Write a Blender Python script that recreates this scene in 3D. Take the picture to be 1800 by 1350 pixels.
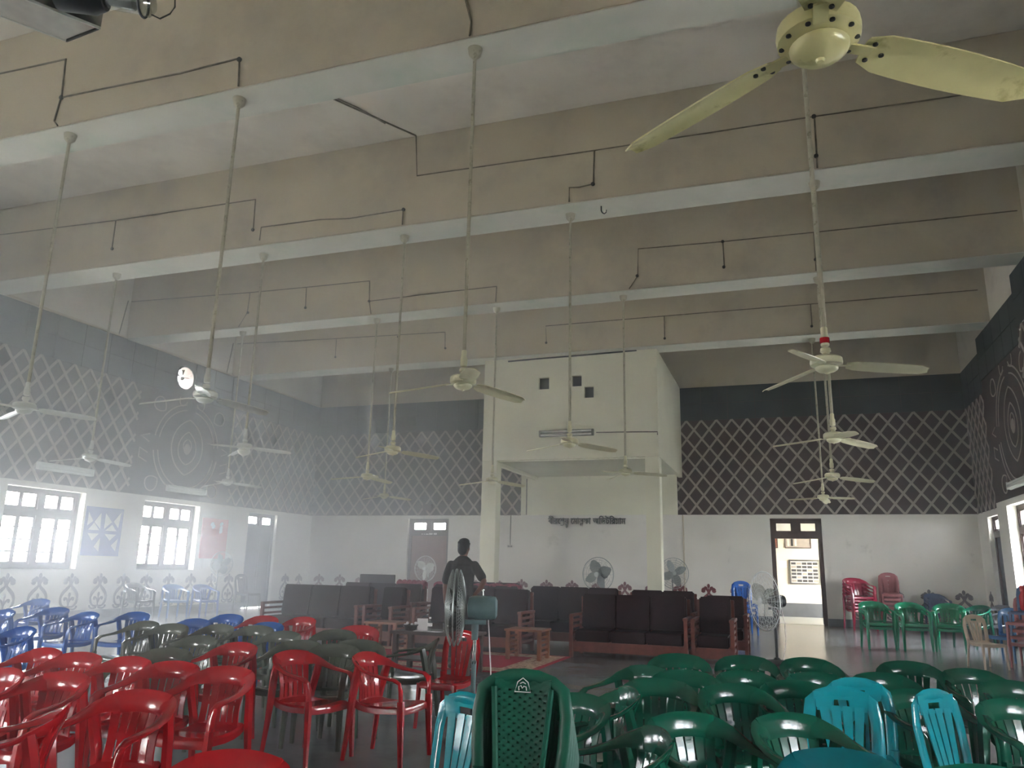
import bpy, bmesh, math, random
from math import sin, cos, pi, radians, sqrt
from mathutils import Vector, Matrix, Euler

random.seed(7)
SC = bpy.context.scene
COL = SC.collection
for o in list(bpy.data.objects):
    bpy.data.objects.remove(o, do_unlink=True)

# ------------------------------------------------------------------ camera
YAW, PITCH, ROLL, FOC = .338, .2335, .0212, 1362.0
cam = bpy.data.cameras.new('camera')
cam.sensor_fit = 'HORIZONTAL'
cam.sensor_width = 36.0
cam.lens = FOC / 1800 * 36.0
cam.clip_start, cam.clip_end = .05, 400
camo = bpy.data.objects.new('camera', cam)
COL.objects.link(camo)
fw = Vector((-sin(YAW) * cos(PITCH), cos(YAW) * cos(PITCH), sin(PITCH)))
rt = Vector((cos(YAW), sin(YAW), 0))
up = rt.cross(fw)
rt2 = rt * cos(ROLL) + up * sin(ROLL)
up2 = up * cos(ROLL) - rt * sin(ROLL)
camo.matrix_world = Matrix(((rt2.x, up2.x, -fw.x, 0), (rt2.y, up2.y, -fw.y, 0), (rt2.z, up2.z, -fw.z, 1.4), (0, 0, 0, 1)))
SC.camera = camo

# ------------------------------------------------------------------ world, exposure
W = bpy.data.worlds.new('overcast_sky')
SC.world = W
W.use_nodes = True
nt = W.node_tree
nt.nodes.clear()
wo = nt.nodes.new('ShaderNodeOutputWorld')
bg = nt.nodes.new('ShaderNodeBackground')
tc = nt.nodes.new('ShaderNodeTexCoord')
sx = nt.nodes.new('ShaderNodeSeparateXYZ')
cr = nt.nodes.new('ShaderNodeValToRGB')
cr.color_ramp.elements[0].position, cr.color_ramp.elements[0].color = 0.0, (.97, .985, 1, 1)
cr.color_ramp.elements[1].position, cr.color_ramp.elements[1].color = 1.0, (.94, .97, 1, 1)
nt.links.new(tc.outputs['Generated'], sx.inputs[0])
nt.links.new(sx.outputs['Z'], cr.inputs[0])
nt.links.new(cr.outputs[0], bg.inputs[0])
bg.inputs[1].default_value = 10.0
nt.links.new(bg.outputs[0], wo.inputs[0])
VS = SC.view_settings
VS.view_transform = 'Standard'
VS.look = 'None'
VS.gamma = 1.0
VS.use_curve_mapping = False
VS.exposure = 3.3
SC.cycles.diffuse_bounces = 4
SC.cycles.glossy_bounces = 3
SC.cycles.adaptive_threshold = .08
SC.cycles.volume_bounces = 1
SC.cycles.max_bounces = 12
SC.cycles.transparent_max_bounces = 24
SC.cycles.sample_clamp_indirect = 8.0
SC.cycles.caustics_reflective = False
SC.cycles.caustics_refractive = False

# ------------------------------------------------------------------ materials
def lin(h):
    h = h.lstrip('#')
    c = [int(h[i:i + 2], 16) / 255 for i in (0, 2, 4)]
    return tuple(x / 12.92 if x <= .04045 else ((x + .055) / 1.055) ** 2.4 for x in c)
MATS = {}
def mat(name, col, rough=.6, var=.12, scale=6.0, bump=0.0, bscale=60.0, metal=0.0, spec=.5, stain=None, coat=0.0, alpha=None):
    m = bpy.data.materials.new(name)
    m.use_nodes = True
    n = m.node_tree.nodes
    l = m.node_tree.links
    b = n['Principled BSDF']
    c = lin(col) if isinstance(col, str) else col
    t = n.new('ShaderNodeTexCoord')
    nz = n.new('ShaderNodeTexNoise')
    nz.inputs['Scale'].default_value = scale
    nz.inputs['Detail'].default_value = 6
    l.new(t.outputs['Object'], nz.inputs['Vector'])
    r = n.new('ShaderNodeValToRGB')
    r.color_ramp.elements[0].position = .3
    r.color_ramp.elements[1].position = .7
    r.color_ramp.elements[0].color = (*[x * (1 - var) for x in c], 1)
    r.color_ramp.elements[1].color = (*[min(1, x * (1 + var)) for x in c], 1)
    l.new(nz.outputs['Fac'], r.inputs[0])
    out = r.outputs[0]
    if stain:
        sc_, scol, lo, hi = stain
        n2 = n.new('ShaderNodeTexNoise')
        n2.inputs['Scale'].default_value = sc_
        n2.inputs['Detail'].default_value = 8
        n2.inputs['Roughness'].default_value = .65
        l.new(t.outputs['Object'], n2.inputs['Vector'])
        r2 = n.new('ShaderNodeValToRGB')
        r2.color_ramp.elements[0].position, r2.color_ramp.elements[0].color = lo, (0, 0, 0, 1)
        r2.color_ramp.elements[1].position, r2.color_ramp.elements[1].color = hi, (1, 1, 1, 1)
        l.new(n2.outputs['Fac'], r2.inputs[0])
        mx = n.new('ShaderNodeMix')
        mx.data_type = 'RGBA'
        l.new(r2.outputs[0], mx.inputs['Factor'])
        l.new(out, mx.inputs['A'])
        mx.inputs['B'].default_value = (*lin(scol), 1)
        out = mx.outputs['Result']
    l.new(out, b.inputs['Base Color'])
    b.inputs['Roughness'].default_value = rough
    b.inputs['Metallic'].default_value = metal
    b.inputs['Specular IOR Level'].default_value = spec
    b.inputs['Coat Weight'].default_value = coat
    if bump > 0:
        n3 = n.new('ShaderNodeTexNoise')
        n3.inputs['Scale'].default_value = bscale
        n3.inputs['Detail'].default_value = 4
        l.new(t.outputs['Object'], n3.inputs['Vector'])
        bp = n.new('ShaderNodeBump')
        bp.inputs['Strength'].default_value = bump
        bp.inputs['Distance'].default_value = .02
        l.new(n3.outputs['Fac'], bp.inputs['Height'])
        l.new(bp.outputs[0], b.inputs['Normal'])
    MATS[name] = m
    return m

def glassmat(name, tint=(.95, .97, 1), gloss=.08, rough=.05, haze=.0):
    m = bpy.data.materials.new(name)
    m.use_nodes = True
    n = m.node_tree.nodes
    l = m.node_tree.links
    n.clear()
    o = n.new('ShaderNodeOutputMaterial')
    tr = n.new('ShaderNodeBsdfTransparent')
    tr.inputs[0].default_value = (*tint, 1)
    gl = n.new('ShaderNodeBsdfGlossy')
    gl.inputs['Roughness'].default_value = rough
    nz = n.new('ShaderNodeTexNoise')
    nz.inputs['Scale'].default_value = 3
    mr = n.new('ShaderNodeMapRange')
    mr.inputs['To Min'].default_value = gloss * .7
    mr.inputs['To Max'].default_value = gloss * 1.3
    l.new(nz.outputs['Fac'], mr.inputs[0])
    mx = n.new('ShaderNodeMixShader')
    l.new(mr.outputs[0], mx.inputs[0])
    l.new(tr.outputs[0], mx.inputs[1])
    l.new(gl.outputs[0], mx.inputs[2])
    last = mx
    if haze > 0:
        df = n.new('ShaderNodeBsdfTranslucent')
        df.inputs[0].default_value = (.9, .93, .95, 1)
        m2 = n.new('ShaderNodeMixShader')
        m2.inputs[0].default_value = haze
        l.new(mx.outputs[0], m2.inputs[1])
        l.new(df.outputs[0], m2.inputs[2])
        last = m2
    l.new(last.outputs[0], o.inputs[0])
    MATS[name] = m
    return m

mat('wall_white', '#e5e0d6', .75, .05, 1.2, .15, 25, stain=(1.6, '#b9b5a8', .62, .85))
mat('slab_paint', '#ded6c8', .8, .05, .8, .12, 30, stain=(.7, '#bdb3a4', .5, .85))
mat('ceiling_paint', '#c9bda6', .8, .05, .8, .12, 30, stain=(.7, '#a89e90', .5, .85))
mat('soffit_white', '#d2cfc1', .75, .05, 1.5, .1, 25, stain=(1.3, '#c3c9b8', .5, .7))  # whitewash, with bounced floor light painted into the tone
mat('stage_white', '#e9e5ce', .75, .04, 1.0, .1, 25, stain=(1.2, '#c0bfae', .62, .9))
mat('band_maroon', '#4a3a37', .7, .18, 2.0, .2, 18, stain=(2.5, '#3a3d3c', .5, .8))
mat('panel_green', '#333d3b', .55, .15, 1.5, .1, 20)
mat('strip_beige', '#a89c90', .7, .08, 8, .1, 50)
mat('motif_red', '#7a3a3c', .75, .15, 9, .05, 60)
mat('motif_grey', '#7d7678', .75, .12, 9, .05, 60)
mat('plinth', '#56585a', .5, .2, 3, .1, 20)
mat('concrete', '#7b7d7f', .24, .16, 1.1, .06, 14, spec=.5, stain=(.9, '#5f6061', .52, .75))
mat('corridor_floor', '#9fa19e', .3, .1, 1.5, .04, 20)
mat('corridor_wall', '#ddd3c2', .8, .04, 1.5, .08, 30)
mat('ground_out', '#a9aaa0', .9, .2, .8, .2, 10)
mat('wood_dark', '#4a3630', .5, .2, 7, .15, 30)
mat('wood_door', '#7d5145', .5, .22, 5, .15, 25)
mat('door_grey', '#5c5f63', .6, .1, 4, .08, 30)
mat('wood_sofa', '#6c3427', .38, .22, 9, .12, 30)
mat('wood_table', '#8a5236', .4, .2, 8, .1, 30)
mat('rexine', '#22070a', .65, .2, 5, .25, 35, spec=.15)
mat('red_cloth', '#8e3a4a', .8, .35, 22, .3, 60)
mat('rug_red', '#a3152f', .95, .12, 30, .3, 200)
mat('rug_cream', '#c3a287', .95, .3, 18, .3, 200, stain=(14, '#7e3f3a', .5, .62))
mat('metal_cream', '#dcd6b4', .35, .06, 6, .03, 60, stain=(5, '#b3a77d', .62, .8))
mat('metal_white', '#dcdcd4', .3, .05, 6, .02, 60)
mat('metal_yellow', '#cfc58e', .3, .07, 7, .03, 60, stain=(7, '#96884c', .6, .78))
mat('rod_paint', '#b9b39c', .5, .12, 9, .05, 60, stain=(12, '#7c7257', .55, .7))
mat('dark_metal', '#2e2c28', .5, .2, 12, .05, 60)
mat('conduit_grey', '#776e5f', .8, .35, 9, .2, 40)
mat('steel', '#b5b6b2', .25, .06, 8, .02, 60, metal=.9)
mat('fan_blue', '#6f8688', .4, .12, 8, .05, 50, stain=(9, '#4d5a58', .6, .8))
mat('fan_black', '#23282a', .4, .15, 8, .03, 50)
mat('fan_wire', '#9aa09c', .35, .08, 8, .02, 50, metal=.5)
mat('wire_white', '#e6e8e6', .35, .05, 8, .02, 50)
mat('blade_grey', '#8a8f8c', .35, .1, 8, .02, 50)
mat('poster_blue', '#6d78ad', .7, .06, 5)
mat('poster_red', '#c4504a', .7, .06, 5)
mat('poster_white', '#dedfe3', .7, .04, 5)
mat('poster_orange', '#b36a4c', .7, .25, 12)
mat('paper', '#e9e2e2', .8, .05, 9)
mat('board_white', '#cfcac0', .7, .1, 9)
mat('ink', '#3b3a3a', .7, .2, 12)
mat('letter_green', '#3f3f30', .6, .1, 8)
mat('cushion_dark', '#241416', .7, .2, 6, .2, 40)
mat('skin', '#6b4636', .5, .08, 12, .05, 90)
mat('hair', '#0c0a09', .6, .2, 60, .4, 150)
mat('shirt', '#34312f', .85, .15, 12, .2, 120)
mat('trousers', '#1c1b1d', .85, .15, 12, .2, 120)
mat('leather', '#2a1c15', .5, .15, 12)
mat('plant', '#31402a', .7, .3, 9)
mat('pot', '#4e3a2c', .7, .15, 8)
glassmat('pane_glass', haze=.25)
glassmat('smoke_glass', (.62, .64, .62), .2, .1)
glassmat('clear_glass', (.85, .87, .85), .18, .04)
PL = dict(red='#b01a22', green='#0e5a45', cyan='#0f97a3', grey='#5a5f55', blue='#1b57a8', pink='#a45f62', beige='#c9b49f', teal='#0d5f66', lightgreen='#1c8a63', bluegrey='#3c4f77', maroon='#a5173a', dark='#3a3d42', skyblue='#6c97c4', paleblue='#4e7fb5')
for k, v in PL.items():
    mat('plastic_' + k, v, .13 if k not in ('beige', 'pink', 'bluegrey') else .45, .07, 9, .02, 90, spec=.5, stain=(6, v, .5, .9))

mat('plastic_weave', PL['green'], .42, .07, 9, .02, 90, spec=.4)
# ------------------------------------------------------------------ mesh helpers
class MB:
    def __init__(s):
        s.v, s.f = [], []
    def add(s, vs, fs, M=None):
        k = len(s.v)
        s.v += [tuple(M @ Vector(p)) if M else tuple(p) for p in vs]
        s.f += [tuple(i + k for i in f) for f in fs]
        return s
    def box(s, x0, x1, y0, y1, z0, z1, M=None):
        vs = [(x0, y0, z0), (x1, y0, z0), (x1, y1, z0), (x0, y1, z0), (x0, y0, z1), (x1, y0, z1), (x1, y1, z1), (x0, y1, z1)]
        return s.add(vs, [(0, 3, 2, 1), (4, 5, 6, 7), (0, 1, 5, 4), (1, 2, 6, 5), (2, 3, 7, 6), (3, 0, 4, 7)], M)
    def cbox(s, c, d, M=None):
        return s.box(c[0] - d[0] / 2, c[0] + d[0] / 2, c[1] - d[1] / 2, c[1] + d[1] / 2, c[2] - d[2] / 2, c[2] + d[2] / 2, M)
    def bar(s, a, b, w, h=None, upv=(0, 0, 1)):
        a, b = Vector(a), Vector(b)
        return s.band([a, b], [w / 2, w / 2], [(h or w) / 2] * 2, [upv] * 2, 4, True)
    def band(s, path, A, B, wd, n=8, square=False):
        """elliptic (or square) section swept along path; A half-size along wd, B half-size along the third axis"""
        P = [Vector(p) for p in path]
        rings = []
        for i, p in enumerate(P):
            t = (P[min(i + 1, len(P) - 1)] - P[max(i - 1, 0)]).normalized()
            w = Vector(wd[i] if isinstance(wd, list) else wd)
            w = (w - t * w.dot(t))
            if w.length < 1e-4:
                w = Vector((1, 0, 0)) - t * t.x
            w.normalize()
            q = t.cross(w)
            a = A[i] if isinstance(A, (list, tuple)) else A
            b = B[i] if isinstance(B, (list, tuple)) else B
            ring = []
            for k in range(n):
                an = 2 * pi * (k + (.5 if square else 0)) / n
                m = sqrt(2) if square else 1
                ring.append(p + w * (a * m * cos(an)) + q * (b * m * sin(an)))
            rings.append(ring)
        vs = [x for r in rings for x in r]
        fs = []
        for i in range(len(P) - 1):
            for k in range(n):
                fs.append((i * n + k, i * n + (k + 1) % n, (i + 1) * n + (k + 1) % n, (i + 1) * n + k))
        fs.append(tuple(range(n - 1, -1, -1)))
        fs.append(tuple((len(P) - 1) * n + k for k in range(n)))
        return s.add(vs, fs)
    def tube(s, path, r, n=8, closed=False):
        if closed:
            P = [Vector(p) for p in path]
            m = len(P)
            k0 = len(s.v)
            for i, p in enumerate(P):
                t = (P[(i + 1) % m] - P[i - 1]).normalized()
                w = Vector((0, 0, 1)) if abs(t.z) < .9 else Vector((1, 0, 0))
                w = (w - t * w.dot(t)).normalized()
                q = t.cross(w)
                for k in range(n):
                    an = 2 * pi * k / n
                    s.v.append(tuple(p + w * r * cos(an) + q * r * sin(an)))
            for i in range(m):
                for k in range(n):
                    j = (i + 1) % m
                    s.f.append((k0 + i * n + k, k0 + i * n + (k + 1) % n, k0 + j * n + (k + 1) % n, k0 + j * n + k))
            return s
        R = r if isinstance(r, (list, tuple)) else [r] * len(path)
        P = [Vector(p) for p in path]
        wd = []
        for i in range(len(P)):
            t = (P[min(i + 1, len(P) - 1)] - P[max(i - 1, 0)]).normalized()
            wd.append((0, 0, 1) if abs(t.z) < .9 else (1, 0, 0))
        return s.band(P, R, R, wd, n)
    def lathe(s, prof, n=20, M=None):
        vs, fs = [], []
        for r, z in prof:
            for k in range(n):
                a = 2 * pi * k / n
                vs.append((r * cos(a), r * sin(a), z))
        for i in range(len(prof) - 1):
            for k in range(n):
                fs.append((i * n + k, i * n + (k + 1) % n, (i + 1) * n + (k + 1) % n, (i + 1) * n + k))
        if prof[0][0] > 1e-5:
            fs.append(tuple(range(n - 1, -1, -1)))
        if prof[-1][0] > 1e-5:
            fs.append(tuple((len(prof) - 1) * n + k for k in range(n)))
        return s.add(vs, fs, M)
    def grid(s, fn, nu, nv, skip=None, M=None):
        vs = [fn(i / nu, j / nv) for j in range(nv + 1) for i in range(nu + 1)]
        fs = []
        for j in range(nv):
            for i in range(nu):
                if skip and skip(i, j):
                    continue
                fs.append((j * (nu + 1) + i, j * (nu + 1) + i + 1, (j + 1) * (nu + 1) + i + 1, (j + 1) * (nu + 1) + i))
        return s.add(vs, fs, M)
    def ellipsoid(s, c, r, n=14, m=9, M=None):
        c = Vector(c)
        prof = [(i / m) for i in range(m + 1)]
        def fn(u, v):
            a, b = 2 * pi * u, pi * v - pi / 2
            return c + Vector((r[0] * cos(b) * cos(a), r[1] * cos(b) * sin(a), r[2] * sin(b)))
        return s.grid(fn, n, m, M=M)
    def ribbon(s, pts, w, th, M=None):
        """flat ribbon in the local XZ plane, raised by th towards -Y"""
        P = [Vector((p[0], p[1])) for p in pts]
        L, R = [], []
        for i, p in enumerate(P):
            t = (P[min(i + 1, len(P) - 1)] - P[max(i - 1, 0)])
            t = t.normalized() if t.length > 1e-6 else Vector((1, 0))
            q = Vector((-t.y, t.x))
            ww = w[i] if isinstance(w, (list, tuple)) else w
            L.append(p + q * ww / 2)
            R.append(p - q * ww / 2)
        k = len(P)
        vs = [(p.x, -th, p.y) for p in L] + [(p.x, -th, p.y) for p in R] + [(p.x, 0, p.y) for p in L] + [(p.x, 0, p.y) for p in R]
        fs = []
        for i in range(k - 1):
            fs += [(i, k + i, k + i + 1, i + 1), (i, i + 1, 2 * k + i + 1, 2 * k + i), (k + i, 3 * k + i, 3 * k + i + 1, k + i + 1)]
        fs += [(0, 2 * k, 3 * k, k), (k - 1, 2 * k - 1, 4 * k - 1, 3 * k - 1)]
        return s.add(vs, fs, M)
    def disc(s, c, rx, rz, th, n=14, rot=0):
        vs, vb = [], []
        for k in range(n):
            a = 2 * pi * k / n
            x, z = rx * cos(a), rz * sin(a)
            x, z = x * cos(rot) - z * sin(rot), x * sin(rot) + z * cos(rot)
            vs.append((c[0] + x, -th, c[1] + z))
            vb.append((c[0] + x, 0, c[1] + z))
        return s.add(vs + vb, [tuple(range(n - 1, -1, -1))] + [(k, (k + 1) % n, n + (k + 1) % n, n + k) for k in range(n)])
    def mesh(s, name, smooth=False, bevel=0.0, solid=0.0, weld=False):
        me = bpy.data.meshes.new(name)
        me.from_pydata(s.v, [], s.f)
        if bevel or solid or weld:
            bm = bmesh.new()
            bm.from_mesh(me)
            if weld:
                bmesh.ops.remove_doubles(bm, verts=bm.verts, dist=1e-4)
            if solid:
                bm.normal_update()
                fs = list(bm.faces)
                edges = [e for e in bm.edges if len(e.link_faces) == 1]
                nv = {v: bm.verts.new(v.co - v.normal * solid) for v in list(bm.verts)}
                for f in fs:
                    bm.faces.new([nv[v] for v in reversed(f.verts)])
                for e in edges:
                    l0 = e.link_loops[0]
                    p, q = l0.vert, l0.link_loop_next.vert
                    bm.faces.new((q, p, nv[p], nv[q]))
            if bevel:
                bmesh.ops.bevel(bm, geom=list(bm.edges), offset=bevel, segments=2, affect='EDGES', clamp_overlap=True)
            bm.to_mesh(me)
            bm.free()
        if smooth:
            me.polygons.foreach_set('use_smooth', [True] * len(me.polygons))
            try:
                me.set_sharp_from_angle(angle=radians(40))
            except Exception:
                pass
        me.update()
        return me

def put(name, me, m, parent=None, loc=(0, 0, 0), rz=0.0, kind=None, label=None, cat=None, group=None):
    if isinstance(me, MB):
        me = me.mesh(name)
    if m and len(me.materials) == 0:
        me.materials.append(MATS[m])
    o = bpy.data.objects.new(name, me)
    COL.objects.link(o)
    o.location = loc
    if rz:
        o.rotation_euler = (0, 0, rz)
    if parent:
        o.parent = parent
    tag(o, label, cat, group, kind)
    return o
def tag(o, label=None, cat=None, group=None, kind=None):
    if label: o['label'] = label
    if cat: o['category'] = cat
    if group: o['group'] = group
    if kind: o['kind'] = kind
    return o
def thing(name, loc=(0, 0, 0), rz=0.0, label=None, cat=None, group=None, kind=None):
    o = bpy.data.objects.new(name, None)
    o.empty_display_size = .1
    COL.objects.link(o)
    o.location = loc
    o.rotation_euler = (0, 0, rz)
    return tag(o, label, cat, group, kind)
MESH = {}
def cached(key, fn):
    if key not in MESH:
        MESH[key] = fn()
    return MESH[key]
def inst(name, me, m, parent, loc=(0, 0, 0), rot=(0, 0, 0), label=None, kind=None):
    """an object on a shared mesh, its material on the object"""
    if len(me.materials) == 0:
        me.materials.append(MATS[m])
    o = bpy.data.objects.new(name, me)
    COL.objects.link(o)
    o.parent = parent
    o.location = loc
    o.rotation_euler = rot
    if me.materials[0] != MATS[m]:
        o.material_slots[0].link = 'OBJECT'
        o.material_slots[0].material = MATS[m]
    if label: o['label'] = label
    if kind: o['kind'] = kind
    return o

# ================================================================== STRUCTURE
XL, YB, YF = -16.2, 24.5, -6.0
ZW, ZL, ZD, ZS = 3.11, 6.03, 7.1, 8.8          # white dado top, lattice top, dark band top, slab
TH = .35                                       # wall thickness

def wall_boxes(mb, axis, c0, c1, a0, a1, z0, z1, holes):
    """wall between c0..c1 across its thickness, along a0..a1, with rectangular holes (a,b,z,z)"""
    cuts = sorted({a0, a1, *[min(max(h[i], a0), a1) for h in holes for i in (0, 1)]})
    for p, q in zip(cuts, cuts[1:]):
        if q - p < 1e-6:
            continue
        hs = sorted([h for h in holes if h[0] <= p + 1e-6 and h[1] >= q - 1e-6], key=lambda h: h[2])
        z = z0
        for h in hs + [(0, 0, z1, z1)]:
            zb = min(h[2], z1)
            if zb - z > 1e-6:
                if axis == 'x':
                    mb.box(p, q, c0, c1, z, zb)
                else:
                    mb.box(c0, c1, p, q, z, zb)
            z = max(z, h[3])
    return mb

# floor and ground
put('floor', MB().box(XL - TH, 5.0 + TH, YF - TH, YB + TH, -.2, 0), 'concrete', kind='structure', label='grey polished concrete hall floor', )
put('ground', MB().box(-70, 60, -60, 90, -.5, -.21), 'ground_out', kind='structure', label='pale ground outside the hall')

# ceiling slab and beams
BEAMS = [(-5.7, -5.1), (-1.5, -.9), (2.7, 3.3), (6.86, 7.4), (11.03, 11.7), (15.2, 15.8), (19.45, 20.1)]
put('ceiling', MB().box(XL - TH, 5.35, YF - TH, YB + TH, ZS, ZS + .25), 'slab_paint', kind='structure', label='off-white ceiling slab above the deep beams')
beam_obj = []
BL = ['beam behind the camera end', 'second beam behind the camera', 'beam that carries the big near fan', 'nearest cross beam seen in full, top of picture', 'second cross beam with long conduit', 'third cross beam from the near end', 'last cross beam before the back wall']
for i, (a, b) in enumerate(BEAMS):
    o = put('trim_%d' % (i + 1), MB().box(XL, 5.0, a, b, ZD, ZS).mesh('beam', bevel=.015), 'ceiling_paint', kind='structure', label='off-white concrete ' + BL[i])
    beam_obj.append(o)
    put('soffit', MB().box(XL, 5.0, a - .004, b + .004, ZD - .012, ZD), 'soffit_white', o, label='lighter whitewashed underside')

# ---- wall builders
STRIP_W, DX, DZ = .062, .23, (ZL - ZW) / 10
def lattice(parent, axis, c, a0, a1, sgn):
    """crossing beige strips between a0..a1, on the plane axis=c, raised towards sgn"""
    H = ZL - ZW
    run = 5 * 2 * DX
    n0 = int(math.floor((a0 - run) / (2 * DX))) - 1
    n1 = int(math.ceil((a1 + run) / (2 * DX))) + 1
    for lay, dirn in ((0, 1), (1, -1)):
        for k in range(n0, n1):
            s0 = k * 2 * DX
            t0, t1 = 0.0, 1.0
            e = s0 + dirn * run
            lo, hi = min(s0, e), max(s0, e)
            if hi <= a0 + .02 or lo >= a1 - .02:
                continue
            # clip to the section
            def tt(a): return (a - s0) / (e - s0)
            ts = sorted((tt(a0), tt(a1)))
            t0, t1 = max(0, ts[0]), min(1, ts[1])
            if t1 - t0 < .03:
                continue
            p = (s0 + (e - s0) * t0, ZW + H * t0)
            q = (s0 + (e - s0) * t1, ZW + H * t1)
            th = .012 + .008 * lay
            mb = MB()
            if axis == 'x':
                P, Q = Vector((p[0], c + sgn * th / 2, p[1])), Vector((q[0], c + sgn * th / 2, q[1]))
                wv = (1, 0, 0)
                nv = (0, 1, 0)
            else:
                P, Q = Vector((c + sgn * th / 2, p[0], p[1])), Vector((c + sgn * th / 2, q[0], q[1]))
                nv = (1, 0, 0)
            mb.band([P, Q], [th / 2] * 2, [STRIP_W / 2] * 2, [nv] * 2, 4, True)
            put('lattice_strip', mb, 'strip_beige', parent)
def panels(parent, axis, c, a0, a1, sgn, w=.8):
    n = max(1, round((a1 - a0) / w))
    w = (a1 - a0) / n
    for i in range(n):
        for (za, zb) in ((ZL + .005, ZL + .53), (ZL + .545, ZD - .006)):
            mb = MB()
            p, q = a0 + i * w + .008, a0 + (i + 1) * w - .008
            if axis == 'x':
                mb.box(p, q, min(c, c + sgn * .02), max(c, c + sgn * .02), za, zb)
            else:
                mb.box(min(c, c + sgn * .02), max(c, c + sgn * .02), p, q, za, zb)
            put('panel', mb, 'panel_green', parent)

def spiral(cx, cz, r0, r1, a0, turns, n=26):
    return [(cx + (r0 + (r1 - r0) * i / n) * cos(a0 + turns * 2 * pi * i / n), cz + (r0 + (r1 - r0) * i / n) * sin(a0 + turns * 2 * pi * i / n)) for i in range(n + 1)]
def bez(p0, p1, p2, p3, n=14):
    r = []
    for i in range(n + 1):
        t = i / n
        r.append(tuple((1 - t) ** 3 * a + 3 * t * (1 - t) ** 2 * b + 3 * t * t * (1 - t) * c + t ** 3 * d for a, b, c, d in zip(p0, p1, p2, p3)))
    return r
def motif_mesh():
    m = MB()
    th = .008
    m.disc((0, .80), .042, .062, th)
    for sg in (-1, 1):
        m.disc((sg * .078, .745), .055, .036, th, rot=sg * .6)
        # upper curl
        m.ribbon(bez((sg * .01, .60), (sg * .03, .74), (sg * .16, .76), (sg * .19, .67)), .062, th)
        m.ribbon(spiral(sg * .15, .665, .05, .014, 0 if sg > 0 else pi, -1.2 * sg), .045, th)
        m.disc((sg * .15, .665), .03, .03, th)
        # lyre body
        m.ribbon(bez((sg * .015, .60), (sg * .03, .50), (sg * .26, .44), (sg * .23, .23)), [.04 + .04 * sin(pi * i / 14) for i in range(15)], th)
        m.ribbon(bez((sg * .23, .24), (sg * .22, .10), (sg * .10, .05), (sg * .03, .09)), [.062 - .002 * i for i in range(15)], th)
        # base scroll
        m.ribbon(bez((sg * .02, .05), (sg * .12, .0), (sg * .2, .01), (sg * .24, .07)), .04, th)
        m.disc((sg * .235, .075), .03, .03, th)
        # inner leaf curls
        m.ribbon(bez((0, .16), (sg * .04, .28), (sg * .13, .33), (sg * .13, .25)), .042, th)
        m.disc((sg * .115, .245), .026, .026, th)
    m.disc((0, .36), .035, .055, th)
    m.ribbon([(0, .06), (0, .34)], .035, th)
    m.ribbon([(0, .58), (0, .80)], .03, th)
    return m.mesh('motif')
MOTIF = motif_mesh()
MOTIF.materials.append(MATS['motif_red'])
def motif(parent, axis, c, a, sgn, m):
    # local -Y points into the room
    rz = {('x', -1): 0, ('y', 1): pi / 2, ('y', -1): -pi / 2}[(axis, sgn)]
    loc = (a, c, .21) if axis == 'x' else (c, a, .21)
    o = inst('wall_motif', MOTIF, m, parent, loc, (0, 0, rz))
    return o

def plate_with_round_hole(mb, x0, x1, yc, zc, half, r, n=32):
    sq, ci = [], []
    for k in range(n):
        a = 2 * pi * k / n
        c_, s_ = cos(a), sin(a)
        m = half / max(abs(c_), abs(s_))
        sq.append((m * c_, m * s_))
        ci.append((r * c_, r * s_))
    vs = [(x1, yc + p, zc + q) for p, q in sq] + [(x1, yc + p, zc + q) for p, q in ci] + [(x0, yc + p, zc + q) for p, q in sq] + [(x0, yc + p, zc + q) for p, q in ci]
    fs = []
    for k in range(n):
        j = (k + 1) % n
        fs += [(k, j, n + j, n + k), (2 * n + k, 3 * n + k, 3 * n + j, 2 * n + j), (n + k, n + j, 3 * n + j, 3 * n + k)]
    mb.add(vs, fs)

# window openings along the left wall (y0,y1)
WZ0, WZ1 = 1.17, 2.98
WIN_L = [(-3.7, -1.6), (.4, 2.5), (4.5, 6.6), (8.55, 10.65), (12.6, 14.68), (16.58, 18.71)]
DOOR_L = (20.97, 22.46)
VENT = (17.5, 6.57)
hl = [(a, b, WZ0, WZ1) for a, b in WIN_L] + [(DOOR_L[0], DOOR_L[1], 0, 2.98)]
wl = put('wall_left', wall_boxes(MB(), 'y', XL - TH, XL, YF, YB, 0, ZW, hl), 'wall_white', kind='structure', label='white lower left wall with deep windows')
mb = wall_boxes(MB(), 'y', XL - TH, XL, YF, YB, ZW, ZD, [(VENT[0] - .36, VENT[0] + .36, VENT[1] - .36, VENT[1] + .36)])
plate_with_round_hole(mb, XL - TH, XL, VENT[0], VENT[1], .36, .34)
put('dark_band', mb, 'band_maroon', wl, label='dark maroon upper band')
put('upper_wall', MB().box(XL - TH, XL, YF, YB, ZD, ZS), 'slab_paint', wl)
put('plinth', wall_boxes(MB(), 'y', XL, XL + .03, YF, YB, 0, .2, [(DOOR_L[0], DOOR_L[1], 0, .3)]), 'plinth', wl)
put('ledge', MB().box(XL, XL + .05, YF, YB, ZD - .002, ZD + .05), 'ceiling_paint', wl)
lattice(wl, 'y', XL, 3.0, 15.95, 1)
lattice(wl, 'y', XL, 19.85, YB, 1)
panels(wl, 'y', XL, 3.0, VENT[0] - .4, 1)
panels(wl, 'y', XL, VENT[0] + .4, YB, 1)
for i, a in enumerate([5.4, 6.25, 7.1, 7.95, 8.8, 9.65, 10.5, 11.35, 12.2, 12.95, 13.77, 14.62, 15.47, 16.2, 16.98, 17.8, 18.65, 19.51, 20.3, 23.2, 24.0]):
    motif(wl, 'y', XL, a, 1, 'motif_grey' if a < 21 else 'motif_grey')

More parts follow.
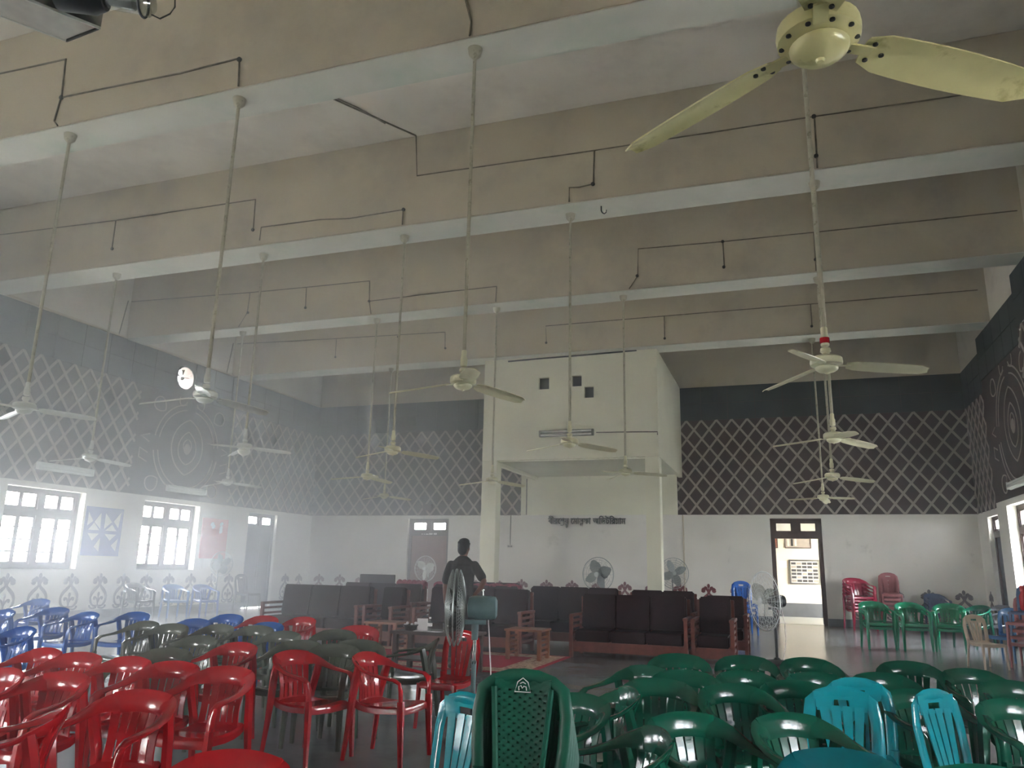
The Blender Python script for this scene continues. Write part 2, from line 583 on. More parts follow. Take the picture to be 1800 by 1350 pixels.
# right wall: three set-backs
SEG = [(5.0, 20.9, YB), (4.68, 16.4, 20.9), (4.38, YF, 16.4)]
DOOR_R = (21.95, 23.4)
WIN_R = [(17.9, 20.05), (9.3, 11.4), (.9, 3.0)]
hr = [(a, b, WZ0 if a < 17 else .9, WZ1) for a, b in WIN_R] + [(DOOR_R[0], DOOR_R[1], 0, 2.95)]
mb, md, mu, mp = MB(), MB(), MB(), MB()
for x, a, b in SEG:
    wall_boxes(mb, 'y', x, 5.35, a, b, 0, ZW, [h for h in hr if a <= h[0] < b])
    md.box(x, 5.35, a, b, ZW, ZD)
    mu.box(x, 5.35, a, b, ZD, ZS)
    wall_boxes(mp, 'y', x - .03, x, a, b, 0, .2, [(DOOR_R[0], DOOR_R[1], 0, .3)])
wr = put('wall_right', mb, 'wall_white', kind='structure', label='white lower right wall stepping inwards bay by bay')
put('dark_band', md, 'band_maroon', wr, label='dark maroon upper band')
put('upper_wall', mu, 'slab_paint', wr)
put('plinth', mp, 'plinth', wr)
lattice(wr, 'y', 5.0, 20.9, YB, -1)
lattice(wr, 'y', 4.38, 3.0, 16.4, -1)
panels(wr, 'y', 5.0, 20.9, YB, -1)
panels(wr, 'y', 4.68, 16.4, 20.9, -1)
panels(wr, 'y', 4.38, 3.0, 16.4, -1)
for a in (24.0, 21.4):
    motif(wr, 'y', 5.0, a, -1, 'motif_grey')
for a in (8.2, 12.3, 15.9, 4.2):
    motif(wr, 'y', 4.38, a, -1, 'motif_grey')

# back wall
PX0, PX1 = -8.2, -3.1                           # plain white stage panel
DOOR_B1, DOOR_B2 = (-12.3, -10.78), (-.42, 1.0)
wb = put('wall_back', wall_boxes(MB(), 'x', YB, YB + TH, XL - TH, 5.35, 0, ZW, [(*DOOR_B1, 0, 3.0), (*DOOR_B2, 0, 3.0)]), 'wall_white', kind='structure', label='white lower back wall with two doors')
put('dark_band', MB().box(XL - TH, PX0, YB, YB + TH, ZW, ZD).box(PX1, 5.35, YB, YB + TH, ZW, ZD), 'band_maroon', wb, label='dark maroon upper band')
put('stage_panel', MB().box(PX0, PX1, YB - .03, YB + TH, ZW, ZD), 'stage_white', wb, label='plain white panel behind the stage canopy')
put('upper_wall', MB().box(XL - TH, 5.35, YB, YB + TH, ZD, ZS), 'ceiling_paint', wb)
put('plinth', wall_boxes(MB(), 'x', YB - .03, YB, XL, 5.0, 0, .2, [(*DOOR_B1, 0, .3), (*DOOR_B2, 0, .3)]), 'plinth', wb)
lattice(wb, 'x', YB, XL, PX0, -1)
lattice(wb, 'x', YB, PX1, 5.0, -1)
panels(wb, 'x', YB, XL, PX0, -1)
panels(wb, 'x', YB, PX1, 5.0, -1)
for i in range(26):
    a = -15.7 + .84 * i
    if DOOR_B1[0] - .35 < a < DOOR_B1[1] + .35 or DOOR_B2[0] - .35 < a < DOOR_B2[1] + .35 or a > 4.7:
        continue
    motif(wb, 'x', YB, a, -1, 'motif_red' if a < 1 else 'motif_grey')
# near end wall (behind the camera)
FILL_OPENING = [(-12.5, -11.0)]  # unseen opening added to light the fronts of the left chairs
put('wall_front', wall_boxes(MB(), 'x', YF - TH, YF, XL - TH, 5.35, 0, ZS, [(a, b, 0, 2.9) for a, b in FILL_OPENING]), 'wall_white', kind='structure', label='white end wall behind the camera')

# stage canopy on two columns in front of the back wall
cn = thing('stage_canopy', (-5.4, 20.9, 0), label='white canopy box on two square columns against the back wall', cat='canopy')
CX0, CX1, CY0 = -7.75, -2.93, 19.72
L = lambda x0, x1, y0, y1, z0, z1: (x0 + 5.4, x1 + 5.4, y0 - 20.9, y1 - 20.9, z0, z1)
mb = MB()
holes = [(-6.16, -5.86, 6.17, 6.5), (-5.22, -4.95, 6.2, 6.5), (-4.88, -4.62, 5.87, 6.18)]
wall_boxes(mb, 'x', CY0, CY0 + .12, CX0, CX1, 4.25, ZD, holes)
mb.v = [(x + 5.4, y - 20.9, z) for x, y, z in mb.v]
put('fascia', mb, 'stage_white', cn)
put('cheek', MB().box(*L(CX0, CX0 + .12, CY0 + .12, YB - .03, 4.25, ZD)), 'stage_white', cn)
put('cheek', MB().box(*L(CX1 - .12, CX1, CY0 + .12, YB - .03, 4.25, ZD)), 'stage_white', cn)
put('soffit', MB().box(*L(CX0 + .12, CX1 - .12, CY0 + .12, YB - .03, 4.35, 4.45)), 'stage_white', cn)
put('soffit_rib', MB().box(*L(CX0 + .12, CX1 - .12, CY0 + .12, CY0 + .35, 4.22, 4.35)), 'stage_white', cn)
put('column', MB().box(*L(CX0, CX0 + .42, CY0 + .01, CY0 + .40, 0, 4.25)).mesh('column', bevel=.01), 'stage_white', cn)
put('column', MB().box(*L(CX1 - .36, CX1, CY0 + .01, CY0 + .40, 0, 4.25)).mesh('column', bevel=.01), 'stage_white', cn)
for (a, b, c, d) in holes:
    put('vent_hole', MB().box(*L(a - .05, b + .05, CY0 + .121, CY0 + .45, c - .05, d + .05)), 'fan_black', cn, label='dark square hole')  # black block behind each hole stands in for its shade
put('cable', MB().tube([(-7.05 + 5.4, CY0 - 20.92, 7.02), (-6.2 + 5.4, CY0 - 20.92, 7.04), (-5 + 5.4, CY0 - 20.92, 7.05), (-3.45 + 5.4, CY0 - 20.92, 7.08)], .022, 6), 'dark_metal', cn, label='black cable along the top edge')
put('cable', MB().tube([(-4.55 + 5.4, CY0 - 20.92, 4.92), (-3.6 + 5.4, CY0 - 20.92, 4.9), (-2.95 + 5.4, CY0 - 20.92, 4.88), (-2.95 + 5.4, CY0 - 20.92, 4.8)], .014, 6), 'conduit_grey', cn)

# portals: daylight enters through the openings
def portal(x, y, z, w, h, rot):
    li = bpy.data.lights.new('daylight_portal', 'AREA')
    li.shape = 'RECTANGLE'
    li.size, li.size_y = w, h
    li.cycles.is_portal = True
    o = bpy.data.objects.new('daylight_portal', li)
    COL.objects.link(o)
    o.location = (x, y, z)
    o.rotation_euler = rot
for a, b in WIN_L:
    portal(XL - TH - .02, (a + b) / 2, (WZ0 + WZ1) / 2, WZ1 - WZ0, b - a, (0, -pi / 2, 0))
for a, b in WIN_R:
    portal(5.38, (a + b) / 2, (WZ0 + WZ1) / 2, WZ1 - WZ0 + .3, b - a, (0, pi / 2, 0))
portal(5.38, sum(DOOR_R) / 2, 1.5, 2.95, DOOR_R[1] - DOOR_R[0], (0, pi / 2, 0))

for a, b in FILL_OPENING:
    portal((a + b) / 2, YF - TH - .02, 1.45, b - a, 2.9, (pi / 2, 0, 0))

# ---- windows and doors
def window(name, label, plane, sgn, a, b, z0, z1, nc=4):
    """plane: inner x of the wall; sgn: direction to the outside"""
    w = thing(name, (plane, (a + b) / 2, z0), label=label, kind='structure')
    x = sgn * .24
    h = (b - a) / 2
    H = z1 - z0
    fr = MB()
    d0, d1 = x - .05, x + .05
    fr.box(d0, d1, -h, -h + .10, 0, H).box(d0, d1, h - .10, h, 0, H).box(d0, d1, -h, h, 0, .10).box(d0, d1, -h, h, H - .08, H)
    fr.box(d0, d1, -h + .1, h - .1, H - .62, H - .47).box(d0, d1, -.075, .075, .1, H - .08)
    put('window_frame', fr, 'wood_dark', w)
    cw = (2 * h - .2 - .15) / nc
    ms = MB()
    for k in range(nc):
        y0 = -h + .1 + k * cw + (.15 if k >= nc // 2 else 0)
        st = .05
        for (za, zb) in ((.1, H - .62), (H - .47, H - .08)):
            s = MB()
            s.box(x - .03, x + .03, y0, y0 + st, za, zb).box(x - .03, x + .03, y0 + cw - st, y0 + cw, za, zb)
            s.box(x - .03, x + .03, y0 + st, y0 + cw - st, za, za + st).box(x - .03, x + .03, y0 + st, y0 + cw - st, zb - st, zb)
            so = put('sash', s, 'wood_dark', w)
            put('pane', MB().box(x - .004, x + .004, y0 + st, y0 + cw - st, za + st, zb - st), 'pane_glass', so)
        for q in range(1, 4):
            z = .1 + (H - .72) * q / 4
            put('grille_bar', MB().box(x - sgn * .07 - .008, x - sgn * .07 + .008, y0 - .02, y0 + cw + .02, z - .014, z + .014), 'dark_metal', w)
    put('window_sill', MB().box(min(0, x), max(0, x), -h, h, -.02, 0), 'wall_white', w)
    return w
for i, (a, b) in enumerate(WIN_L):
    lab = ['dark framed window in left wall behind the camera', 'second window in left wall behind the camera', 'left wall window nearest the camera', 'left wall window just outside the picture edge', 'dark framed bright window at the left picture edge', 'dark framed bright window between blue and red posters'][i]
    window('window_%d' % (i + 1), lab, XL, -1, a, b, WZ0, WZ1)
for i, (a, b) in enumerate(WIN_R):
    xx = [s[0] for s in SEG if s[1] <= a < s[2]][0]
    lab = ['bright window at the right picture edge beside white pier', 'right wall window outside the picture beside the green chairs', 'right wall window beside the camera'][i]
    window('window_%d' % (i + 7), lab, xx, 1, a, b, .9 if i == 0 else WZ0, WZ1)

def door(name, label, loc, rz, w, closed=True, wood='wood_dark', leaf='wood_door', open_angle=100):
    """door in local XZ plane, room side -Y, frame set in the wall thickness"""
    d = thing(name, loc, rz, label=label, kind='structure')
    h = w / 2
    y0, y1 = .10, .22
    fr = MB()
    fr.box(-h, -h + .10, y0, y1, 0, 3.0).box(h - .10, h, y0, y1, 0, 3.0).box(-h, h, y0, y1, 2.92, 3.0).box(-h + .1, h - .1, y0, y1, 2.42, 2.58).box(-.07, .07, y0, y1, 2.58, 2.92)
    put('door_frame', fr, wood, d)
    for sg in (-1, 1):
        a, b = (-h + .1, -.07) if sg < 0 else (.07, h - .1)
        s = MB().box(a, a + .07, .13, .19, 2.58, 2.92).box(b - .07, b, .13, .19, 2.58, 2.92).box(a + .07, b - .07, .13, .19, 2.58, 2.64).box(a + .07, b - .07, .13, .19, 2.86, 2.92)
        so = put('transom_sash', s, wood, d)
        put('pane', MB().box(a + .07, b - .07, .157, .163, 2.64, 2.86), 'pane_glass', so)
    lw = h - .1
    for sg in (-1, 1):
        lf = MB()
        lf.box(0, lw, -.02, .02, 0.02, 2.42)
        for (za, zb) in ((.2, .95), (1.15, 2.25)):
            pass
        me = lf.mesh('leaf', bevel=.004)
        lo = put('door_leaf', me, leaf, d, loc=(-sg * -1 * 0 + (-(h - .1) if sg < 0 else h - .1), .16 if closed else .2, 0))
        ang = 0 if closed else radians(open_angle)
        lo.rotation_euler = (0, 0, (ang if sg < 0 else pi - ang))
        for (za, zb) in ((.2, .95), (1.15, 2.25)):
            pb = MB().box(.09, lw - .09, -.032, .032, za, zb).mesh('leaf_panel', bevel=.01)
            put('leaf_panel', pb, leaf, lo)
        put('handle', MB().tube([(lw - .06, -.06, 1.0), (lw - .06, -.06, 1.18)], .012, 6).tube([(lw - .06, .06, 1.0), (lw - .06, .06, 1.18)], .012, 6), 'dark_metal', lo)
    return d
db1 = door('door_1', 'closed brown wooden double door in the back wall', (sum(DOOR_B1) / 2, YB, 0), 0, DOOR_B1[1] - DOOR_B1[0])
mk = MB()
for x0, x1 in ((-.28, -.24), (-.2, -.17), (-.13, -.02), (0, .13), (.17, .29)):
    mk.box(x0, x1, .095, .10, 2.46, 2.50 if x0 < 0 else 2.52)
put('painted_marks', mk, 'paper', db1, label='small white lettering on the lintel')
door('door_2', 'open doorway in the back wall leading to a bright corridor', (sum(DOOR_B2) / 2, YB, 0), 0, DOOR_B2[1] - DOOR_B2[0], closed=False, leaf='wood_dark', open_angle=97)
door('door_3', 'tall grey double door in the left wall corner', (XL, sum(DOOR_L) / 2, 0), pi / 2, DOOR_L[1] - DOOR_L[0], wood='door_grey', leaf='door_grey')
door('door_4', 'dark side door in the right wall corner', (5.0, sum(DOOR_R) / 2, 0), -pi / 2, DOOR_R[1] - DOOR_R[0], leaf='door_grey')

# corridor behind the open door
CY = 29.0
put('floor_corridor', MB().box(-9, 7, YB + TH, CY + .3, -.2, -.005), 'corridor_floor', kind='structure', label='pale corridor floor beyond the open door')
wc = put('wall_corridor', MB().box(-9, 7, CY, CY + .3, 0, 3.5), 'corridor_wall', kind='structure', label='cream corridor wall beyond the open door')
put('skirting', MB().box(-9, 7, CY - .02, CY, 0, .45), 'plinth', wc)
put('ceiling_corridor', MB().box(-9.3, 7, YB + TH, CY + .3, 3.5, 3.65), 'corridor_wall', kind='structure', label='corridor ceiling slab')
put('wall_corridor_end', wall_boxes(MB(), 'y', 6.7, 7.0, YB + TH, CY, 0, 3.5, [(25.4, 28.4, 1.0, 2.5)]), 'corridor_wall', kind='structure', label='end wall of the corridor with an opening')  # this and the next wall are unseen, added to cut corridor daylight
put('wall_corridor_far', MB().box(-9.3, -9, YB + TH, CY + .3, 0, 3.5), 'corridor_wall', kind='structure', label='closed far end of the corridor')
portal(7.03, 26.9, 1.75, 1.5, 3.0, (0, pi / 2, 0))

# ================================================================== CHAIRS
def mir(p, s):
    return (p[0] * s, p[1], p[2])
def seat_mesh(hw=.195, zs=.395):
    m = MB()
    rows = [(-.222, -.055), (-.226, -.03), (-.218, -.008), (-.19, .0), (-.10, -.006), (0, -.012), (.10, -.008), (.17, .004), (.205, .02)]
    cols = [(-1.0, -.05), (-1.0, -.012), (-.93, 0), (-.6, -.004), (0, -.008), (.6, -.004), (.93, 0), (1.0, -.012), (1.0, -.05)]
    nu, nv = len(cols) - 1, len(rows) - 1
    def fn(u, v):
        c_ = cols[round(u * nu)]
        r_ = rows[round(v * nv)]
        w = hw * (1 - .12 * max(0, (r_[0] + .2) / .4))
        return (c_[0] * w, r_[0], zs + c_[1] + r_[1])
    m.grid(fn, nu, nv)
    return m.mesh('seat', True, solid=.008)
ARM = [(.205, .165, .655), (.226, .10, .628), (.236, .01, .606), (.240, -.09, .594), (.237, -.165, .584), (.231, -.205, .560), (.226, -.216, .510), (.222, -.219, .43)]
def arm_mesh(s):
    m = MB()
    P = [mir(p, s) for p in [(.13, .236, .679), (.172, .212, .668)] + ARM]
    wd = [(s * .3, .5, 1), (s * .5, .5, .9)] + [(s * .8, .4, .6), (s, .2, .3), (s, 0, .1), (s, 0, 0), (s, 0, 0), (s, -.2, .2), (s, 0, 0), (s, 0, 0)]
    A = [.055, .050, .044, .039, .036, .034, .033, .031, .028, .026]
    m.band(P, A, [.012] * len(P), wd, 10)
    return m.mesh('armrest', True)
def back_mesh(nsl=6):
    m = MB()
    P, A, wd = [], [], []
    for i in range(-6, 7):
        x = .155 * i / 6
        P.append((x, .252 - 1.1 * x * x, .688 - .75 * x * x))
        A.append(.056)
        wd.append((.35 * x / .155 * .8, .28, 1))
    m.band(P, A, [.011] * len(P), wd, 10)
    us = [-1.0]
    slots = set()
    for k in range(nsl - 1):
        c_ = -1 + 2 * (k + 1) / nsl
        slots.add(len(us))
        us += [c_ - .035, c_ + .035]
    us.append(1.0)
    vsr = [0, .1, .22, .34, .46, .54, .66, .78, .9, 1.0]
    nu, nv = len(us) - 1, len(vsr) - 1
    def fn(u, v):
        uu, vv = us[round(u * nu)], vsr[round(v * nv)]
        w = .128 + .022 * (1 - vv) ** 3 + .036 * vv ** 2
        x = uu * w
        return (x, .192 + .056 * vv - .014 * sin(pi * vv) - 1.0 * x * x, .385 + .275 * vv)
    m.grid(fn, nu, nv, lambda i, j: i in slots and j not in (0, 4, nv - 1))
    return m.mesh('backrest', True, solid=.007)
def leg_mesh(s, front):
    m = MB()
    if front:
        P = [(.222, -.219, .44), (.221, -.222, .36), (.224, -.232, .18), (.228, -.242, 0)]
        m.band([mir(p, s) for p in P], [.028, .030, .025, .020], [.026, .028, .022, .017], (1, 0, 0), 6)
    else:
        P = [(.216, .155, .655), (.214, .178, .56), (.200, .205, .42), (.203, .225, .22), (.212, .250, 0)]
        m.band([mir(p, s) for p in P], [.026, .026, .030, .024, .018], [.03, .034, .028, .020, .015], (1, 0, 0), 6)
    return m.mesh('leg', True)
# armless high-back chair
def back_b_mesh():
    m = MB()
    P = [(.172, .205, .38), (.184, .232, .52), (.188, .252, .64), (.172, .264, .73), (.125, .272, .782), (.06, .276, .800), (0, .277, .804)]
    P = P + [mir(p, -1) for p in P[-2::-1]]
    n = len(P)
    wd = []
    for i in range(n):
        x = P[i][0]
        wd.append((x, 0, .18 if P[i][2] > .7 else .02))
    m.band([(p[0] * .9, p[1], p[2] - (.02 if p[2] > .75 else 0)) for p in P], [.032] * n, [.011] * n, wd, 8)
    nsl = 4
    for k in range(nsl):
        u0, u1 = -1 + 2 * (k + .1) / nsl, -1 + 2 * (k + .9) / nsl
        def fn(u, v, u0=u0, u1=u1):
            uu = u0 + (u1 - u0) * u
            x = uu * (.075 + .045 * v)
            return (x, .20 + .068 * v - .9 * x * x, .385 + .33 * v)
        m.grid(fn, 2, 6)
    # head plate with a hand slot
    def plate(x0, x1, z0, z1):
        m.grid(lambda u, v: (x0 + (x1 - x0) * u, .268 + .05 * (z0 + (z1 - z0) * v - .72) - .9 * (x0 + (x1 - x0) * u) ** 2, z0 + (z1 - z0) * v), 4, 2)
    plate(-.14, .14, .745, .785)
    plate(-.13, -.045, .705, .745)
    plate(.045, .13, .705, .745)
    plate(-.125, .125, .69, .708)
    return m.mesh('backrest', True, solid=.006)
def back_w_mesh():
    m = MB()
    P = [(.172, .205, .38), (.190, .232, .52), (.196, .252, .64), (.180, .264, .73), (.13, .272, .782), (.06, .276, .802), (0, .277, .806)]
    P = P + [mir(p, -1) for p in P[-2::-1]]
    n = len(P)
    m.band([(p[0] * .95, p[1], p[2] - (.02 if p[2] > .75 else 0)) for p in P], [.028] * n, [.014] * n, [(p[0], 0, .18 if p[2] > .7 else .02) for p in P], 10)
    nu, nv = 21, 56
    def fn(u, v):
        i, j = u * nu, v * nv
        x = (2 * u - 1) * (.088 + .032 * v)
        z = .385 + .39 * v
        wv = .0016 * (1 if (int(i) // 2 + int(j) // 2) % 2 else -1)
        return (x, .20 + .07 * v - .9 * x * x + wv, z)
    def skip(i, j):
        return (j % 4 == 1 and i % 4 == 1 and j < nv - 6) or (j % 4 == 3 and i % 4 == 3 and i < nu - 1 and j < nv - 6)
    m.grid(fn, nu, nv, skip)
    for s in (-1, 1):
        m.band([(s * .09, .19, .385), (s * .105, .222, .55), (s * .122, .252, .74)], [.012] * 3, [.012] * 3, (1, 0, 0), 6)
    return m.mesh('backrest', True, solid=.006)
def leg_b_mesh(s, front):
    m = MB()
    if front:
        P = [(.178, -.205, .38), (.182, -.214, .2), (.19, -.226, 0)]
        m.band([mir(p, s) for p in P], [.026, .022, .018], [.024, .02, .016], (1, 0, 0), 6)
    else:
        P = [(.165, .198, .44), (.168, .21, .3), (.182, .25, 0)]
        m.band([mir(p, s) for p in P], [.024, .022, .017], [.022, .02, .015], (1, 0, 0), 6)
    return m.mesh('leg', True)
def chair(kind, colour, x, y, deg, label, group, z=0.0, scale=1.0):
    arm = kind == 'arm'
    o = thing('plastic_armchair' if arm else 'plastic_chair', (x, y, z), radians(deg), label, 'chair', group)
    o.scale = (scale,) * 3
    m = 'plastic_' + colour
    inst('seat', cached('seat' + kind, lambda: seat_mesh(.195 if arm else .18)), m, o)
    inst('backrest', cached('back' + kind, {'arm': back_mesh, 'plain': back_b_mesh, 'woven': back_w_mesh}[kind]), 'plastic_weave' if kind == 'woven' else m, o)
    for s in (-1, 1):
        if arm:
            inst('armrest', cached('arm%d' % s, lambda: arm_mesh(s)), m, o)
        for fr in (True, False):
            inst('leg', cached(('leg', arm, s, fr), lambda: (leg_mesh if arm else leg_b_mesh)(s, fr)), m, o)
    return o
CHAIRS = [
 ('arm', 'blue', -11.84, 9.93, 8, 'blue armchair standing alone highest at left, before the wall scrolls', 'blue plastic chairs in the hall'),
 ('arm', 'blue', -9.70, 7.57, -5, 'pale hazy blue armchair at the left edge, back row', 'blue plastic chairs in the hall'),
 ('arm', 'blue', -9.64, 8.34, 6, 'blue armchair with bright rim, second from left edge in back row', 'blue plastic chairs in the hall'),
 ('arm', 'blue', -8.59, 7.85, -4, 'blue armchair in back row under the blue poster', 'blue plastic chairs in the hall'),
 ('arm', 'blue', -8.12, 8.22, 5, 'blue armchair at the right end of the hazy back row', 'blue plastic chairs in the hall'),
 ('arm', 'blue', -7.20, 5.78, -8, 'blue armchair in front of the back row at the left edge', 'blue plastic chairs in the hall'),
 ('arm', 'blue', -6.67, 7.64, 4, 'blue armchair showing only its rim left of the brighter blue one', 'blue plastic chairs in the hall'),
 ('arm', 'blue', -6.92, 8.57, 6, 'bright blue armchair back, tallest before the pale floor strip', 'blue plastic chairs in the hall'),
 ('arm', 'blue', -5.68, 7.67, 0, 'blue armchair squeezed between two red armchairs', 'blue plastic chairs in the hall'),
 ('arm', 'grey', -6.87, 7.04, -6, 'grey armchair at the left end of the grey row', 'grey plastic chairs in the hall'),
 ('arm', 'grey', -6.32, 6.88, 4, 'grey armchair with light slots, second in the grey row', 'grey plastic chairs in the hall'),
 ('arm', 'grey', -5.91, 7.10, -3, 'grey armchair in front of the bright blue armchair', 'grey plastic chairs in the hall'),
 ('arm', 'grey', -4.56, 4.91, 8, 'olive grey armchair low behind the left red row', 'grey plastic chairs in the hall'),
 ('arm', 'grey', -5.44, 7.16, 5, 'grey armchair with white slots, before the squeezed blue one', 'grey plastic chairs in the hall'),
 ('arm', 'grey', -4.82, 6.73, -4, 'grey armchair with white slots right of its grey twin', 'grey plastic chairs in the hall'),
 ('arm', 'grey', -4.09, 5.99, 6, 'dark grey armchair just behind the turned red armchair', 'grey plastic chairs in the hall'),
 ('arm', 'grey', -4.45, 7.20, 10, 'wide grey armchair back below the red one, rearmost of the grey cluster', 'grey plastic chairs in the hall'),
 ('arm', 'grey', -3.63, 6.33, 25, 'grey armchair with its arm sweeping right behind the red pair', 'grey plastic chairs in the hall'),
 ('arm', 'grey', -3.63, 5.86, 12, 'large grey armchair directly between the two turned red armchairs', 'grey plastic chairs in the hall'),
 ('arm', 'grey', -3.45, 7.05, -75, 'grey armchair turned left beside the blue pedestal fan', 'grey plastic chairs in the hall'),
 ('arm', 'grey', -5.13, 5.89, 0, 'grey armchair in the second grey row behind red backs', 'grey plastic chairs in the hall'),
 ('arm', 'red', -6.38, 8.56, 4, 'red armchair beside the slatted sofa end', 'red plastic chairs in the hall'),
 ('arm', 'red', -5.91, 8.68, -6, 'red armchair before the dark sofas, right of the squeezed blue one', 'red plastic chairs in the hall'),
 ('arm', 'red', -4.53, 7.83, 14, 'bright red armchair before the sofa with side arm', 'red plastic chairs in the hall'),
 ('arm', 'red', -5.36, 4.45, -6, 'hazy red armchair near the left edge, upper red row', 'red plastic chairs in the hall'),
 ('arm', 'red', -4.88, 4.36, 3, 'hazy red armchair, second of the upper red row', 'red plastic chairs in the hall'),
 ('arm', 'red', -4.41, 4.33, -3, 'red armchair in the middle of the upper red row', 'red plastic chairs in the hall'),
 ('arm', 'red', -3.93, 4.26, 5, 'red armchair with bright right rim, fourth of the upper red row', 'red plastic chairs in the hall'),
 ('arm', 'red', -4.45, 5.55, -5, 'red armchair with oval arm hole behind the big red backs', 'red plastic chairs in the hall'),
 ('arm', 'red', -3.46, 4.21, 4, 'big red armchair with large arm opening, right end of red row', 'red plastic chairs in the hall'),
 ('arm', 'red', -4.59, 3.51, -10, 'red armchair cut by the left picture edge', 'red plastic chairs in the hall'),
 ('arm', 'red', -4.12, 3.55, 2, 'hazy red armchair behind the left-turned red one', 'red plastic chairs in the hall'),
 ('arm', 'red', -3.19, 3.22, 8, 'big red armchair with slotted back, front centre of red block', 'red plastic chairs in the hall'),
 ('arm', 'red', -3.40, 2.80, -50, 'red armchair turned left with a white rim glint, bottom left', 'red plastic chairs in the hall'),
 ('arm', 'red', -1.86, 2.30, 10, 'red armchair back cut by the bottom edge', 'red plastic chairs in the hall'),
 ('arm', 'red', -3.47, 5.42, 76, 'red armchair turned right, left of the turned pair', 'red plastic chairs in the hall'),
 ('arm', 'red', -2.92, 5.65, 88, 'red armchair turned right, right of the turned pair', 'red plastic chairs in the hall'),
 ('plain', 'red', -3.00, 6.93, -5, 'red armless chair behind the blue pedestal fan', 'red plastic chairs in the hall'),
 ('arm', 'green', -0.87, 6.61, 5, 'green armchair at the left end of the rearmost green row', 'green plastic chairs in the hall'),
 ('arm', 'green', -0.33, 6.77, 12, 'green armchair with white slots, middle of rearmost green row', 'green plastic chairs in the hall'),
 ('arm', 'green', 0.18, 6.87, 20, 'green armchair right of the slotted one in rearmost row', 'green plastic chairs in the hall'),
 ('arm', 'green', -1.11, 5.68, -30, 'green armchair turned slightly left before the dark sofa', 'green plastic chairs in the hall'),
 ('arm', 'green', -0.65, 5.53, 18, 'green armchair in the second green row, left of centre', 'green plastic chairs in the hall'),
 ('arm', 'green', -0.22, 5.73, 30, 'green armchair in second green row with arm sweeping right', 'green plastic chairs in the hall'),
 ('arm', 'green', 0.23, 5.87, 25, 'green armchair below the pedestal fan pole, second row', 'green plastic chairs in the hall'),
 ('arm', 'green', -0.81, 4.99, 0, 'green armchair in the third green row, left end', 'green plastic chairs in the hall'),
 ('arm', 'green', -0.26, 4.99, 28, 'large green armchair with slotted back in the third row', 'green plastic chairs in the hall'),
 ('arm', 'green', 0.06, 5.33, 18, 'dark green armchair with two bright slots beside the cyan chair', 'green plastic chairs in the hall'),
 ('arm', 'green', -1.12, 4.64, -60, 'dark green armchair turned left, right of the green stack', 'green plastic chairs in the hall'),
 ('arm', 'green', -0.37, 3.87, 38, 'green armchair with smooth bright band, front row left of centre', 'green plastic chairs in the hall'),
 ('arm', 'green', 0.09, 4.07, 35, 'big green armchair with slots in the front row centre', 'green plastic chairs in the hall'),
 ('arm', 'green', -0.78, 3.49, -60, 'dark green armchair turned left in the front row', 'green plastic chairs in the hall'),
 ('arm', 'teal', 0.19, 3.27, 12, 'blue-green armchair back cut by the bottom edge', 'green plastic chairs in the hall'),
 ('arm', 'green', 0.88, 7.01, 5, 'dark green armchair with five light slots right of the pale floor', 'green plastic chairs in the hall'),
 ('arm', 'green', 1.29, 6.69, 15, 'wide dark green armchair beside the slotted one at right', 'green plastic chairs in the hall'),
 ('arm', 'green', 0.65, 6.08, 20, 'green armchair behind the cyan chairs', 'green plastic chairs in the hall'),
 ('arm', 'green', 1.42, 6.05, 20, 'dark green armchair near the right picture edge', 'green plastic chairs in the hall'),
 ('arm', 'green', 0.76, 5.27, 25, 'dark green armchair between the two cyan chairs', 'green plastic chairs in the hall'),
 ('arm', 'green', 0.66, 3.20, 8, 'green armchair top barely rising over the bottom edge at right', 'green plastic chairs in the hall'),
 ('arm', 'green', 1.22, 5.10, 20, 'dark green armchair at the right edge behind the tilted cyan chair', 'green plastic chairs in the hall'),
 ('arm', 'green', -1.20, 4.18, -25, 'dark green armchair half hidden by the green stack', 'green plastic chairs in the hall'),
 ('plain', 'cyan', 0.25, 4.54, 4, 'cyan armless chair with hand slot, left of the cyan pair', 'cyan plastic chairs in the hall'),
 ('plain', 'cyan', 0.38, 4.99, 8, 'cyan armless chair hidden behind the slotted cyan one', 'cyan plastic chairs in the hall'),
 ('plain', 'cyan', 0.89, 4.76, 45, 'cyan armless chair turned right, narrow view of its back', 'cyan plastic chairs in the hall'),
 ('plain', 'cyan', -1.61, 3.45, -25, 'cyan armless chair peeking out left of the green stack', 'cyan plastic chairs in the hall'),
]
for k_, c_, x_, y_, d_, l_, g_ in CHAIRS:
    chair(k_, c_, x_, y_, d_, l_, g_)


# ================================================================== CEILING FANS
def fan_parts():
    hub = MB().lathe([(.02, .15), (.04, .145), (.045, .115), (.028, .10), (.04, .075), (.11, .068), (.132, .05), (.136, .02), (.132, -.005), (.105, -.018), (.08, -.022)], 24)
    cap = MB().lathe([(.085, -.018), (.096, -.028), (.092, -.045), (.072, -.062), (.035, -.073), (.016, -.076), (.012, -.085), (0, -.087)], 24)
    bl = MB()
    def fn(u, v):
        r = .165 + .655 * u
        w = (.066 + .012 * sin(pi * min(1, u * 1.1))) * (1 - .45 * max(0, u - .9) / .1) * (.72 + .28 * min(1, u / .08))
        yy = (v - .5) * 2 * w
        return (r, yy, -.01 - .055 * u - .28 * yy + .012 * (1 - (2 * v - 1) ** 2))
    bl.grid(fn, 10, 4)
    iron = MB().box(.09, .20, -.024, .024, -.016, -.009)
    return (hub.mesh('motor', True), cap.mesh('cap', True), bl.mesh('blade', True, solid=.006), iron.mesh('blade_iron', bevel=.002))
FP = fan_parts()
